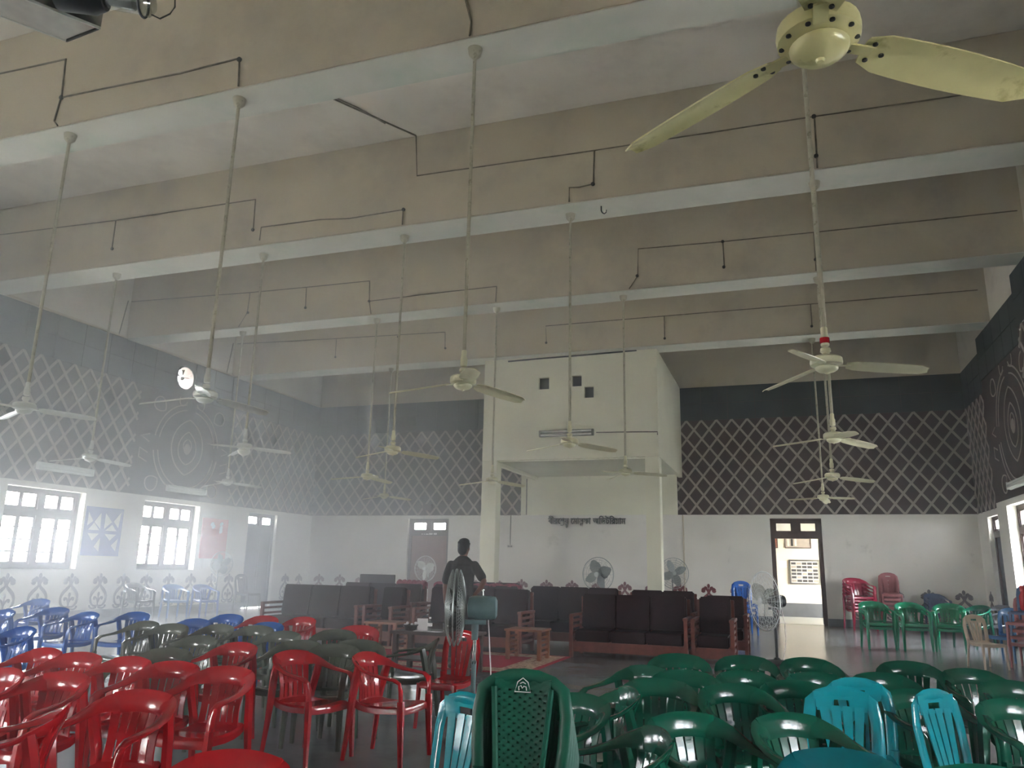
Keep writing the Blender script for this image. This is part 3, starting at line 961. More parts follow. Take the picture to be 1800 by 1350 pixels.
def ceiling_fan(x, y, z, top, th, label, m='metal_cream', bolts=False):
    o = thing('ceiling_fan', (x, y, z), 0, label, 'ceiling fan', 'long rod ceiling fans')
    put('rod', MB().tube([(0, 0, .2), (0, 0, top - z - .12)], .021, 8).mesh('rod', True), 'rod_paint', o)
    put('ceiling_canopy', MB().lathe([(.022, 0), (.07, .05), (.085, .13), (.03, .14)], 14).mesh('canopy', True), 'rod_paint', o, loc=(0, 0, top - z - .14))
    put('rod_coupling', MB().lathe([(.018, .16), (.035, .17), (.038, .25), (.028, .27), (.028, .33), (.02, .34)], 12).mesh('coupling', True), m, o)
    mo = inst('motor', FP[0], m, o)
    cp = inst('bottom_cap', FP[1], m, o)
    if 'deep bowl' in label:
        cp.scale = (1.15, 1.15, 1.9)
    for k in range(3):
        a = radians(th + 120 * k)
        b = inst('blade', FP[2], m, o, rot=(0, 0, a))
        inst('blade_iron', FP[3], m, b)
        if bolts:
            for (bx, by) in ((.19, .03), (.19, -.03), (.235, .005)):
                inst('bolt', cached('bolt', lambda: MB().lathe([(.009, 0), (.009, -.006), (.004, -.009), (0, -.009)], 8).mesh('bolt')), 'dark_metal', b, (bx, by, -.014 - .28 * by))
    if bolts:
        for k in range(10):
            a = 2 * pi * k / 10
            inst('bolt', MESH['bolt'], 'dark_metal', o, (.118 * cos(a), .118 * sin(a), -.011))
    return o
FANS = [
 (.23, 2.85, 3.42, 30, 'big yellowed ceiling fan close overhead at top right', 'metal_yellow'),
 (-9.0, 7.04, 3.24, 40, 'white ceiling fan at the far left picture edge', 'metal_white'),
 (-6.2, 7.04, 3.24, 68, 'white ceiling fan just right of the round wall vent', 'metal_white'),
 (-3.0, 7.04, 3.22, 60, 'cream ceiling fan left of the stage canopy top with broad drooping blade', 'metal_cream'),
 (.42, 7.04, 3.18, 10, 'cream ceiling fan with red tape on its coupling', 'metal_cream'),
 (-12.62, 11.4, 3.31, 72, 'white ceiling fan above the space between two left windows', 'metal_white'),
 (-9.05, 11.4, 3.4, 25, 'white ceiling fan with deep bowl hub before left wall lattice', 'metal_white'),
 (-6.08, 11.4, 3.26, 45, 'cream ceiling fan before the lattice, highest of three above brown door', 'metal_cream'),
 (-3.05, 11.4, 3.29, 40, 'cream ceiling fan in front of the tube light on the canopy', 'metal_cream'),
 (.7, 11.4, 3.24, 45, 'second ceiling fan down in the right-hand line of fans', 'metal_cream'),
 (-12.7, 15.5, 3.28, 50, 'white ceiling fan above the red poster', 'metal_white'),
 (-8.88, 15.5, 3.35, 75, 'cream ceiling fan before the lattice, middle of three above brown door', 'metal_cream'),
 (-5.85, 15.5, 3.21, 50, 'cream ceiling fan in front of the left canopy column', 'metal_cream'),
 (-2.98, 15.5, 3.33, 8, 'cream ceiling fan before the right canopy column', 'metal_cream'),
 (.88, 15.5, 3.17, 25, 'third ceiling fan down in the right-hand line of fans', 'metal_cream'),
 (-10.75, 19.8, 3.33, 45, 'small far ceiling fan, lowest of three above brown door', 'metal_cream'),
 (.89, 19.8, 3.17, 80, 'lowest ceiling fan in the right-hand line above open doorway', 'metal_cream'),
]
for i, (x, y, z, th, lab, m) in enumerate(FANS):
    o = ceiling_fan(x, y, z, ZD if i else z + (ZD - z) / 1.16, th, lab, m, bolts=(i == 0))
    if i == 0:
        o.scale = (1.16,) * 3
    if 'red tape' in lab:
        put('tape', MB().lathe([(.040, .19), (.041, .20), (.041, .23), (.040, .24)], 12), 'plastic_red', o, label='red tape')

# ================================================================== CONDUITS on the beam faces
def conduit(bi, runs, boxes=()):
    b = beam_obj[bi]
    y = BEAMS[bi][0] - .014
    for r in runs:
        P = [(p[0] + random.uniform(-.01, .01), y, p[1]) for p in r]
        put('conduit', MB().tube(P, .012, 6).mesh('conduit'), 'conduit_grey', b)
    for (x, z) in boxes:
        me = cached('jbox', lambda: MB().lathe([(.032, 0), (.032, .025), (.024, .03)], 10).mesh('junction_box'))
        inst('junction_box', me, 'dark_metal', b, (x, y + .01, z), (pi / 2, 0, 0))
conduit(3, [[(-11.6, 8.22), (-10.37, 8.20), (-9.08, 8.16)], [(-9.08, 8.16), (-9.04, 7.55)], [(-9.04, 7.55), (-8, 7.53), (-7, 7.5), (-6.1, 7.52)], [(-6.1, 7.52), (-6.06, 7.12)], [(-9.04, 7.55), (-9.1, 7.2), (-9.03, 7.12)], [(-3.02, 8.1), (-3.05, 7.6), (-2.98, 7.3), (-3.0, 7.12)], [(.4, 8.0), (.42, 7.12)]], [(-9.04, 7.55), (-6.1, 7.5), (-2.95, 7.95)])
conduit(4, [[(-16.1, 8.2), (-15.43, 8.17), (-12.43, 8.08), (-9.06, 8.05)], [(-12.43, 8.08), (-12.42, 7.46)], [(-9.06, 8.05), (-9.05, 7.43)], [(-8.87, 7.2), (-8.87, 7.46), (-7.6, 7.44), (-7.0, 7.38), (-5.93, 7.40)], [(-5.93, 7.40), (-5.93, 7.12)], [(-5.76, 8.79), (-5.71, 8.01), (-2.55, 7.96), (.74, 7.95), (2.83, 7.92), (4.36, 7.9)], [(-2.55, 7.96), (-2.58, 7.37)], [(-2.58, 7.37), (-2.8, 7.35), (-2.97, 7.37), (-2.97, 7.12)], [(.74, 7.95), (.73, 7.12)]], [(-12.42, 7.46), (-9.05, 7.43), (-5.93, 7.40), (-2.58, 7.37), (.73, 7.31), (.74, 7.95)])
conduit(5, [[(-16.15, 8.12), (-12.36, 8.0), (-10.7, 7.97), (-8.97, 7.95)], [(-12.36, 8.0), (-12.37, 7.47), (-12.6, 7.12)], [(-10.7, 7.97), (-10.69, 7.44)], [(-8.97, 7.95), (-8.94, 7.44), (-8.88, 7.12)], [(-8.94, 7.44), (-7.4, 7.47), (-5.75, 7.48)], [(-5.75, 7.48), (-5.76, 7.12)], [(-2.8, 7.12), (-2.62, 7.39), (-2.59, 7.99), (-.87, 7.94), (.85, 7.92), (4.3, 7.9)], [(-.87, 7.94), (-.87, 7.39)], [(.85, 7.92), (.85, 7.12)]], [(-12.36, 7.47), (-10.69, 7.44), (-8.94, 7.44), (-.87, 7.39), (-2.62, 7.39), (.85, 7.35), (-.87, 7.94)])
conduit(6, [[(-16.1, 8.15), (-12.48, 8.04), (-8.89, 7.95)], [(-12.48, 8.04), (-12.47, 7.46)], [(-8.89, 7.95), (-8.87, 7.47)], [(-5.87, 7.4), (-5.88, 7.88), (-2.66, 7.88), (.9, 7.87), (4.5, 7.87)], [(-2.66, 7.88), (-2.67, 7.27)], [(.9, 7.87), (.89, 7.3)]], [(-12.47, 7.46), (-8.87, 7.47), (-5.87, 7.4), (-2.67, 7.27), (.89, 7.3), (-10.4, 7.93)])
# conduit across the slab in the second bay, and wall drops
put('conduit', MB().tube([(-5.76, 11.0, ZS - .015), (-6.45, 9.8, ZS - .015), (-6.7, 9.35, ZS - .015)], .016, 6), 'conduit_grey', bpy.data.objects['ceiling'])
put('conduit', MB().tube([(-6.1, 10.5, ZS - .012), (-6.3, 9.9, ZS - .03), (-6.6, 9.45, ZS - .015)], .012, 6), 'conduit_grey', bpy.data.objects['ceiling'])
put('conduit', MB().tube([(XL + .015, 15.1, 8.12), (XL + .015, 14.95, 7.12)], .014, 6), 'conduit_grey', wl)
put('conduit', MB().tube([(XL + .015, 19.35, 8.15), (XL + .015, 19.2, 7.12)], .014, 6), 'conduit_grey', wl)
put('conduit', MB().tube([(4.985, 21.0, 7.95), (4.985, 21.4, 8.0), (4.985, 21.6, 7.12)], .014, 6), 'conduit_grey', wr)
# ceiling hooks left without a fan
for (x, y, lab) in ((-2.5, 11.25, 'empty iron ceiling hook right of the middle conduit drop'),):
    tag(put('ceiling_hook', MB().tube([(0, 0, .15), (0, 0, .06), (.02, 0, .02), (.05, 0, 0), (.08, 0, .02), (.085, 0, .06)], .01, 6).mesh('hook', True), 'dark_metal', loc=(x, y, ZD - .15)), lab, 'hook')

# ================================================================== WALL ITEMS
def tube_light(loc, rz, ln, label, n=2, m='metal_white'):
    o = thing('tube_light', loc, rz, label, 'tube light')
    put('housing', MB().box(-ln / 2, ln / 2, -.05, 0, -.09, .09).mesh('housing', bevel=.01), m, o)
    for k in range(n):
        z = (.045 if k else -.045) if n == 2 else 0
        put('lamp_tube', MB().band([(-ln / 2 + .06, -.08, z), (ln / 2 - .06, -.08, z)], [.022] * 2, [.022] * 2, (0, 0, 1), 10).mesh('tube', True), 'metal_white', o)
    for s in (-1, 1):
        put('lamp_holder', MB().box(s * (ln / 2 - .03) - .025, s * (ln / 2 - .03) + .025, -.1, 0, -.08, .08), m, o)
    return o
tube_light((XL + .025, 13.95, 3.48), pi / 2, 1.55, 'long white tube light over the window at the left edge')
tube_light((XL + .025, 18.0, 3.38), pi / 2, 1.55, 'white tube light over the window beside the red poster')
tube_light((4.66, 18.6, 3.35), -pi / 2, 1.5, 'white tube light on the dark right wall')
tube_light((-5.36, CY0, 4.93), 0, 1.5, 'dusty tube light fixture on the white canopy front', m='steel')
put('tube_stain', MB().box(-5.14, -5.09, CY0 - .012, CY0, 5.1, 5.55), 'strip_beige', kind='structure', label='vertical cable cover above the canopy tube light') if False else None

# posters
def poster(name, y, z, w, h, m, label):
    return thing(name, (XL, y, z), pi / 2, label, 'poster')
p1 = poster('wall_poster', 15.33, 1.49, 1.15, 1.19, 'poster_blue', 'blue poster with white triangles between the two left windows')
put('sheet', MB().box(-.58, .58, -.012, 0, 0, 1.19), 'poster_blue', p1)
for tri in (((-.50, 1.05), (-.50, .72), (-.34, .84)), ((-.30, .82), (-.12, 1.05), (-.10, .66)), ((.02, 1.05), (.02, .66), (.24, .84)), ((.30, .86), (.5, 1.1), (.46, .7)),
            ((-.46, .62), (-.30, .80), (-.12, .62)), ((.06, .62), (.26, .78), (.42, .62)), ((-.46, .54), (-.30, .36), (-.12, .54)), ((.06, .54), (.24, .38), (.42, .54)),
            ((-.22, .22), (-.06, .44), (-.06, .10)), ((.30, .26), (.5, .44), (.46, .12))):
    m_ = MB().add([(p[0], -.016, p[1]) for p in tri] + [(p[0], -.012, p[1]) for p in tri], [(0, 1, 2), (5, 4, 3), (0, 3, 4, 1), (1, 4, 5, 2), (2, 5, 3, 0)])
    put('triangle', m_, 'poster_white', p1)
p2 = poster('wall_poster', 19.44, 1.5, 1.14, 1.17, 'poster_red', 'red poster with small white shapes beside the grey corner door')
put('sheet', MB().box(-.57, .57, -.012, 0, 0, 1.17), 'poster_red', p2)
for (cx, cz) in ((-.14, 1.0), (-.08, .93), (.26, 1.02), (.26, .9), (.26, .80)):
    put('white_shape', MB().disc((cx, cz), .09, .06, .016, 6, rot=.5), 'poster_white', p2)

# medallion line work on both side walls
def medallion(parent, axis, c, a, sgn):
    rz = pi / 2 if sgn > 0 else -pi / 2
    root = put('medallion', ring_mesh(), 'strip_beige', parent, loc=(c, a, 4.55))
    root.rotation_euler = (0, 0, rz)
    root['label'] = 'large round relief of pale curved lines'
    return root
def ring_mesh():
    m = MB()
    th = .012
    for r, w in ((1.28, .035), (1.12, .03)):
        for k in range(4):
            a0 = k * pi / 2 + .16
            m.ribbon([(r * cos(a0 + (pi / 2 - .32) * i / 14), r * sin(a0 + (pi / 2 - .32) * i / 14)) for i in range(15)], w, th)
    for sg in (-1, 1):
        m.ribbon(bez((0, -.75), (sg * .9, -.4), (sg * .75, .6), (0, .85)), .03, th)
        m.ribbon(bez((0, -.45), (sg * .5, -.3), (sg * .45, .3), (0, .5)), .028, th)
        m.ribbon(bez((sg * .08, -.1), (sg * .2, .05), (sg * .2, .2), (sg * .02, .28)), .025, th)
        for q in (-1, 1):
            m.ribbon(bez((sg * 1.0, q * .95), (sg * 1.35, q * .8), (sg * 1.55, q * 1.05), (sg * 1.35, q * 1.25)), .03, th)
            m.ribbon(bez((sg * 1.35, q * 1.25), (sg * 1.15, q * 1.4), (sg * .95, q * 1.2), (sg * 1.0, q * .95)), .03, th)
        m.ribbon([(sg * 1.45, .22), (sg * 1.75, .12), (sg * 1.45, 0)], .03, th)
        m.ribbon([(sg * 1.45, -.3), (sg * 1.75, -.2), (sg * 1.75, -.45), (sg * 1.45, -.55)], .03, th)
        m.ribbon(bez((sg * .2, 1.35), (sg * .35, 1.1), (sg * .55, 1.2), (sg * .5, 1.45)), .03, th)
    m.disc((0, 0), .12, .16, th)
    return m.mesh('medallion')
medallion(wl, 'y', XL, 17.9, 1)
medallion(wr, 'y', 4.68, 18.7, -1)

# round exhaust vent in the left wall
vt = thing('wall_vent', (XL, VENT[0], VENT[1]), pi / 2, 'bright round exhaust vent high in the left wall', 'vent')
put('rim', MB().tube([(.34 * cos(2 * pi * k / 32), -.01, .34 * sin(2 * pi * k / 32)) for k in range(32)], .025, 6, True), 'dark_metal', vt)
for k in range(5):
    a = 2 * pi * k / 5 + .3
    put('vane', MB().add([(.04 * cos(a), .1, .04 * sin(a)), (.26 * cos(a - .12), .08, .26 * sin(a - .12)), (.26 * cos(a + .14), .14, .26 * sin(a + .14)), (.04 * cos(a), .12, .04 * sin(a)), (.26 * cos(a - .12), .09, .26 * sin(a - .12)), (.26 * cos(a + .14), .15, .26 * sin(a + .14))], [(0, 1, 2), (5, 4, 3), (0, 3, 4, 1), (1, 4, 5, 2), (2, 5, 3, 0)]), 'steel', vt)
put('hub', MB().lathe([(.06, -.03), (.06, .03), (.03, .05)], 14, Matrix.Rotation(pi / 2, 4, 'X') @ Matrix.Translation((0, 0, -.12))), 'dark_metal', vt)

# back wall wiring
put('conduit', MB().tube([(-8.0, YB - .045, 4.3), (-8.0, YB - .045, 3.12)], .018, 6), 'conduit_grey', wb)
put('conduit', MB().tube([(-8.55, YB - .015, 3.1), (-8.55, YB - .015, 2.15)], .014, 6), 'conduit_grey', wb)
put('conduit', MB().tube([(-2.95, YB - .015, 3.1), (-2.95, YB - .015, .3)], .02, 6), 'ceiling_paint', wb)
sb = thing('switch_board', (-8.55, YB, 2.1), 0, 'small pale switch board at the end of a conduit', 'switch')
put('plate', MB().box(-.11, .11, -.03, 0, -.05, .05).mesh('plate', bevel=.005), 'board_white', sb)
for k in range(3):
    put('switch_button', MB().box(-.07 + k * .055, -.04 + k * .055, -.04, -.03, -.025, .025), 'ink', sb)
put('speaker_box', MB().box(-.16, .16, -.14, 0, -.1, .1).mesh('speaker_box', bevel=.01), 'wood_dark', loc=(-11.55, YB - .02, 3.38), label='small dark box on the lattice above the brown door', cat='box')

# raised Bengali lettering
def glyph(txt, size):
    cu = bpy.data.curves.new('letters', 'FONT')
    cu.body = txt
    cu.size = size
    cu.extrude = .02
    cu.offset = .005
    o = bpy.data.objects.new('letters', cu)
    COL.objects.link(o)
    bpy.context.view_layer.update()
    dg = bpy.context.evaluated_depsgraph_get()
    me = bpy.data.meshes.new_from_object(o.evaluated_get(dg))
    vs = [tuple(v.co) for v in me.vertices]
    fs = [tuple(p.vertices) for p in me.polygons]
    bpy.data.objects.remove(o)
    bpy.data.meshes.remove(me)
    return vs, fs
ls = thing('wall_lettering', (-5.99, YB - .03, 2.83), 0, 'dark raised Bengali lettering on the white stage wall', 'lettering')
WORDS = [['\u09ac\u09c0', '\u09b0', ('\u09c7\u09b6', 'r'), ('\u09b7', '\u099f')], ['\u09c7\u09ae\u09be', ('\u09b8', '\u09a4'), '\u09ab\u09be'], ['\u0985', '\u09bf\u09a1', '\u099f', '\u09bf\u09b0', '\u09df\u09be', '\u09ae']]
S0 = .26
cur = 0.0
built = []
for w in WORDS:
    mb = MB()
    for cl in w:
        base, sub = cl if isinstance(cl, tuple) else (cl, None)
        vs, fs = glyph(base, S0)
        if not vs:
            continue
        x0, x1 = min(v[0] for v in vs), max(v[0] for v in vs)
        mb.add([(v[0] - x0 + cur, -v[2], v[1]) for v in vs], fs)
        if sub == 'r':
            mb.tube([(cur + (x1 - x0) * .95, -.01, .0), (cur + (x1 - x0) * .75, -.01, -.045), (cur + (x1 - x0) * .45, -.01, -.04)], .012, 6)
        elif sub:
            v2, f2 = glyph(sub, S0 * .55)
            a0, a1 = min(v[0] for v in v2), max(v[0] for v in v2)
            t1 = max(v[1] for v in v2)
            mb.add([(v[0] - a0 + cur + (x1 - x0 - a1 + a0) * .6, -v[2], v[1] - t1 + .015) for v in v2], f2)
        cur += (x1 - x0) - .006
    built.append(mb)
    cur += .09
k = 2.53 / (cur - .09)
for mb in built:
    mb.v = [((v[0] - (cur - .09) / 2) * k, v[1], v[2] * k * 1.3) for v in mb.v]
    put('word', mb, 'letter_green', ls)

# ------------------------------------------------------------------ stacks and far chairs
def stack(kind, colour, x, y, deg, n, dz, labels, group, scale=1.0, fwd=.012, z0=0.0):
    a = radians(deg)
    for k in range(n):
        chair(kind, colour, x + sin(a) * fwd * k * scale, y - cos(a) * fwd * k * scale, deg, labels(k, n), group, z0 + k * dz, scale)
def nth(k, n):
    return ('bottom chair' if k == 0 else 'topmost chair' if k == n - 1 else ['', 'second chair up', 'third chair up', 'fourth chair up', 'fifth chair up'][k])
stack('woven', 'green', -1.055, 3.12, 4, 5, .045, lambda k, n: 'green woven-back plastic chair, %s in the centre front stack' % nth(k, n), 'green centre stack', fwd=.034)
stack('arm', 'maroon', 1.75, 23.5, 20, 5, .085, lambda k, n: 'dark red plastic armchair, %s of stack right of the doorway' % nth(k, n), 'dark red stack', 1.35)
stack('plain', 'pink', 2.6, 23.95, 0, 5, .11, lambda k, n: 'dusty pink armless chair, %s of stack by the back wall' % nth(k, n), 'pink stack', 1.3)
stack('arm', 'bluegrey', 3.68, 23.8, 10, 3, .08, lambda k, n: 'dull blue armchair, %s of stack in the right back corner' % nth(k, n), 'dull blue stack', 1.1)
for i, (x, y, d, c, w) in enumerate([(1.62, 17.7, 12, 'lightgreen', 'leftmost'), (2.28, 17.75, 8, 'lightgreen', 'middle'), (2.95, 17.85, -12, 'lightgreen', 'rightmost, brightest')]):
    stack('arm', c, x, y, d, 2, .07, lambda k, n: '%s green armchair of the %s pair standing before the back wall' % ('lower' if k == 0 else 'upper', w), 'green armchair pairs', 1.12)
chair('plain', 'beige', 2.95, 14.9, 20, 'dusty beige armless chair standing alone at right', 'single chairs')
stack('plain', 'pink', 3.62, 15.3, -30, 4, .11, lambda k, n: 'dusty red armless chair, %s of striped stack at right edge' % nth(k, n), 'striped stack at right')
chair('plain', 'bluegrey', 3.66, 15.25, -30, 'dull blue armless chair on top of the striped stack', 'striped stack at right', .5)
chair('plain', 'paleblue', 3.55, 16.3, -35, 'pale blue armless chair behind the beige chair', 'single chairs', 0, 1.1)
chair('arm', 'dark', 4.05, 19.6, -60, 'dark armchair in shade by the right wall pier', 'single chairs', 0, 1.15)
chair('arm', 'green', 3.55, 18.9, -50, 'shaded green armchair against the right wall', 'single chairs', 0, 1.15)
stack('plain', 'blue', -1.02, 19.9, 15, 3, .12, lambda k, n: 'blue armless chair, %s of stack beside the sofa end' % nth(k, n), 'blue stack', 1.2)
chair('arm', 'paleblue', -14.95, 16.7, 65, 'glossy pale blue armchair under the second left window', 'chairs by the left wall', 0, 1.1)
chair('arm', 'blue', -14.55, 17.35, 70, 'blue armchair nearest the pedestal fan at the left wall', 'chairs by the left wall', 0, 1.1)
chair('arm', 'dark', -15.3, 15.85, 80, 'dark armchair under the blue poster corner by the wall', 'chairs by the left wall', 0, 1.15)
chair('plain', 'dark', -15.5, 20.35, 80, 'dark armless chair beside the grey corner door', 'chairs by the left wall', 0, 1.3)

# red bottle-shaped flask on the striped stack and blue bucket
def bucket(x, y, z, label):
    o = thing('plastic_bucket', (x, y, z), 0, label, 'bucket')
    put('body', MB().lathe([(.11, 0), (.15, .25), (.158, .255), (.15, .26), (.145, .25), (.105, .01)], 18).mesh('bucket', True), 'plastic_skyblue', o)
    put('handle', MB().tube([(.15 * cos(pi * i / 10), .0, .25 + .1 * sin(pi * i / 10)) for i in range(11)], .006, 6), 'steel', o)
    put('rim_lip', MB().tube([(.155 * cos(2 * pi * k / 20), .155 * sin(2 * pi * k / 20), .255) for k in range(20)], .008, 6, True), 'plastic_skyblue', o)
bucket(3.66, 14.55, 0, 'light blue plastic bucket at the right edge')
fl = thing('red_flask', (3.62, 15.12, .905), 0, 'tall red plastic flask on the blue chair at right edge', 'flask')
put('body', MB().lathe([(.06, 0), (.075, .02), (.075, .22), (.05, .27), (.045, .3)], 16).mesh('flask', True), 'plastic_red', fl)
put('cap', MB().lathe([(.05, .3), (.052, .37), (.04, .39), (0, .392)], 16).mesh('cap', True), 'plastic_red', fl)

# maker's emblem on the top chair of the centre stack
TOP = None
for o in bpy.data.objects:
    if o.get('label', '').startswith('green woven-back plastic chair, topmost'):
        TOP = o
em = MB()
tri = [(-.034, .752), (.034, .752), (.022, .79), (0, .806), (-.022, .79)]
def on_back(p, d): return (p[0], .276 - .06 * (.79 - p[1]) - .9 * p[0] ** 2 - d, p[1] - .028)
em.tube([on_back(p, .018) for p in tri], .0022, 6, True)
em.tube([on_back(p, .018) for p in [(-.016, .758), (-.018, .772), (-.008, .776), (-.002, .766), (.004, .774), (.014, .772), (.016, .758)]], .0022, 6)
em.tube([on_back(p, .018) for p in [(-.012, .784), (0, .790), (.012, .784)]], .002, 6)
put('maker_emblem', em, 'paper', TOP, label='small white triangular emblem')

# ================================================================== SOFAS
def sofa(x0, x1, y, n, label, z=0.0, h=1.01, cloth=None):
    """faces the camera end (-Y); y = front of the seat"""
    w = x1 - x0
    o = thing('wooden_sofa', ((x0 + x1) / 2, y, z), 0, label, 'sofa', 'maroon sofas in rows')
    h2 = w / 2
    put('front_rail', MB().box(-h2 + .05, h2 - .05, 0, .04, .09, .25).mesh('rail', bevel=.006), 'wood_sofa', o)
    put('back_rail', MB().box(-h2 + .03, h2 - .03, .70, .74, .1, h - .1).mesh('rail', bevel=.006), 'wood_sofa', o)
    put('top_rail', MB().box(-h2 + .03, h2 - .03, .69, .75, h - .1, h - .04).mesh('rail', bevel=.008), 'wood_sofa', o)
    for s in (-1, 1):
        a = put('arm_frame', MB().box(s * h2 - (.06 if s > 0 else 0), s * h2 + (0 if s > 0 else .06), -.04, .02, 0, .66).box(s * h2 - (.06 if s > 0 else 0), s * h2 + (0 if s > 0 else .06), .66, .72, 0, .66).box(s * h2 - (.07 if s > 0 else -.01), s * h2 + (.01 if s > 0 else .07), -.06, .72, .64, .685).mesh('arm', bevel=.006), 'wood_sofa', o)
        for k in range(5):
            zz = .17 + k * .095
            put('slat', MB().box(s * h2 - (.045 if s > 0 else -.015), s * h2 + (-.015 if s > 0 else .045), .02, .66, zz, zz + .04), 'wood_sofa', a)
    cw = (w - .16) / n
    for k in range(n):
        a = -h2 + .08 + k * cw
        put('seat_cushion', MB().box(a + .002, a + cw - .002, .02, .62, .25, .43).mesh('cushion', True, bevel=.022), 'rexine', o)
        def fn(u, v, a=a):
            return (a + .006 + (cw - .012) * u, 0, 0)
        bc = MB()
        M = Matrix.Translation((0, .60, .42)) @ Matrix.Rotation(radians(-9), 4, 'X')
        bc.box(a + .002, a + cw - .002, -.11, .07, 0, h - .42, M)
        put('back_cushion', bc.mesh('cushion', True, bevel=.022), 'rexine', o)
    return o
SOFAS = [
 (-9.55, -7.45, 13.0, 3, 'maroon three-seat sofa at the left end of the front row', 1.0),
 (-7.35, -6.75, 13.0, 1, 'maroon single sofa in the front row behind the grey armchairs', 1.0),
 (-6.35, -4.3, 13.0, 3, 'dark three-seat sofa directly behind the standing person', 1.03),
 (-3.48, -1.55, 13.05, 3, 'dark three-seat sofa right of the rug', .99),
 (-1.50, -.84, 13.05, 1, 'dark single sofa with lit slatted arm at the right end of front row', 1.0),
 (-9.2, -7.2, 14.7, 3, 'maroon sofa in the second row below the dark notice panel', 1.03),
 (-7.1, -5.1, 14.75, 3, 'maroon sofa in the second row under the red patterned cloth', 1.04),
 (-4.95, -3.05, 14.7, 3, 'dark second-row sofa seen through the gap beside the rug', 1.06),
 (-2.95, -1.62, 14.8, 2, 'dark two-seat second-row sofa right of centre', 1.04),
 (-1.55, -.72, 14.75, 1, 'dark single sofa at the right end of the second row', .98),
 (-7.6, -5.7, 16.6, 3, 'maroon sofa in the third row behind the standing person', 1.07),
]
for x0, x1, y, n, lab, h in SOFAS:
    sofa(x0, x1, y, n, lab, h=h)
# patterned cloths over sofa backs
def cloth(x0, x1, y, z, label):
    def fn(u, v):
        x = x0 + (x1 - x0) * u
        a = pi * v
        rr = .07 + .012 * sin(u * 37) + .008 * sin(u * 71 + v * 9)
        return (x, y + cos(a) * rr * 1.3, z + sin(a) * rr * 1.1 - (.08 if v in (0, 1) else 0))
    m = MB().grid(fn, 40, 8)
    return put('patterned_cloth', m.mesh('cloth', True, solid=.008), 'red_cloth', label=label, cat='cloth')
cloth(-7.05, -5.15, 15.46, 1.0, 'long red patterned cloth along a sofa back left of the person')
cloth(-7.9, -7.25, 15.42, 1.02, 'short red patterned roll on the sofa left of long cloth')
nb = thing('display_stand', (-8.95, 16.4, 0), 0, 'dark wooden display stand behind the left sofas', 'stand')
put('board', MB().box(-.45, .45, -.02, .02, .55, 1.2).mesh('board', bevel=.006), 'cushion_dark', nb)
for s in (-1, 1):
    put('leg', MB().box(s * .4 - .03, s * .4 + .03, -.03, .03, 0, .56), 'wood_dark', nb)
put('foot_bar', MB().box(-.45, .45, -.15, .15, 0, .04), 'wood_dark', nb)

# side tables with slatted ends
def side_table(x, y, label, w=.62, d=.55, h=.46):
    o = thing('side_table', (x, y, 0.012), 0, label, 'table', 'slatted side tables')
    put('table_top', MB().box(-w / 2, w / 2, -d / 2, d / 2, h - .035, h).mesh('top', bevel=.006), 'wood_table', o)
    for s in (-1, 1):
        for q in (-1, 1):
            put('leg', MB().box(s * (w / 2 - .05) - .03, s * (w / 2 - .05) + .03, q * (d / 2 - .05) - .03, q * (d / 2 - .05) + .03, 0, h - .035).mesh('leg', bevel=.005), 'wood_table', o)
        for k in range(4):
            z = .08 + .08 * k
            put('slat', MB().box(s * (w / 2 - .05) - .012, s * (w / 2 - .05) + .012, -d / 2 + .08, d / 2 - .08, z, z + .035), 'wood_table', o)
    return o
side_table(-3.98, 12.35, 'small slatted wooden side table on the rug right of the person')
side_table(-6.55, 12.45, 'small slatted wooden side table between sofas left of the tea table')
# low tea table with things on it
tt = thing('tea_table', (-4.6, 10.25, .012), 0, 'low dark wooden tea table in front of the standing person', 'table')
put('table_top', MB().box(-.6, .6, -.3, .3, .485, .525).mesh('top', bevel=.008), 'wood_dark', tt)
put('shelf', MB().box(-.52, .52, -.23, .23, .14, .165), 'wood_dark', tt)
for s in (-1, 1):
    for q in (-1, 1):
        put('leg', MB().box(s * .53 - .035, s * .53 + .035, q * .23 - .035, q * .23 + .035, 0, .485).mesh('leg', bevel=.006), 'wood_dark', tt)
ZT = .538
wbm = thing('water_bottle', (-4.69, 10.15, ZT), 0, 'clear plastic water bottle on the tea table', 'bottle')
put('body', MB().lathe([(.03, 0), (.033, .01), (.033, .05), (.030, .055), (.033, .06), (.033, .11), (.02, .145), (.013, .155), (.013, .17)], 14).mesh('bottle', True), 'clear_glass', wbm)
put('label_sleeve', MB().lathe([(.034, .065), (.034, .105)], 14), 'paper', wbm)
put('cap', MB().lathe([(.015, .165), (.015, .185), (0, .186)], 12), 'paper', wbm)
tg = thing('drinking_glass', (-4.45, 10.12, ZT), 0, 'tall clear drinking glass at the right of the bottle', 'glass')
put('body', MB().lathe([(.025, 0), (.032, .13), (.030, .13), (.023, .008)], 14).mesh('glass', True), 'clear_glass', tg)
put('base', MB().lathe([(.024, .0), (.024, .008), (0, .009)], 14), 'clear_glass', tg)
def sheet(name, x, y, w, d, rz, tilt, label, z=0.0):
    o = put(name, MB().box(-w / 2, w / 2, -d / 2, d / 2, 0, .004), 'paper', label=label, cat='paper')
    o.location = (x, y, ZT + z)
    o.rotation_euler = (tilt, 0, rz)
    return o
sheet('paper_sheet', -4.84, 10.24, .15, .21, .5, radians(50), 'pink-white paper leaning up beside the bottle', .07)
sheet('paper_sheet', -4.79, 10.12, .21, .15, .2, 0, 'white paper lying flat under the bottle')
sheet('napkin_pile', -4.58, 10.08, .18, .12, -.3, 0, 'small white napkin flat before the drinking glass')
fb = thing('flower_basket', (-4.98, 10.15, ZT), 0, 'small dark basket with white flowers on the tea table', 'basket')
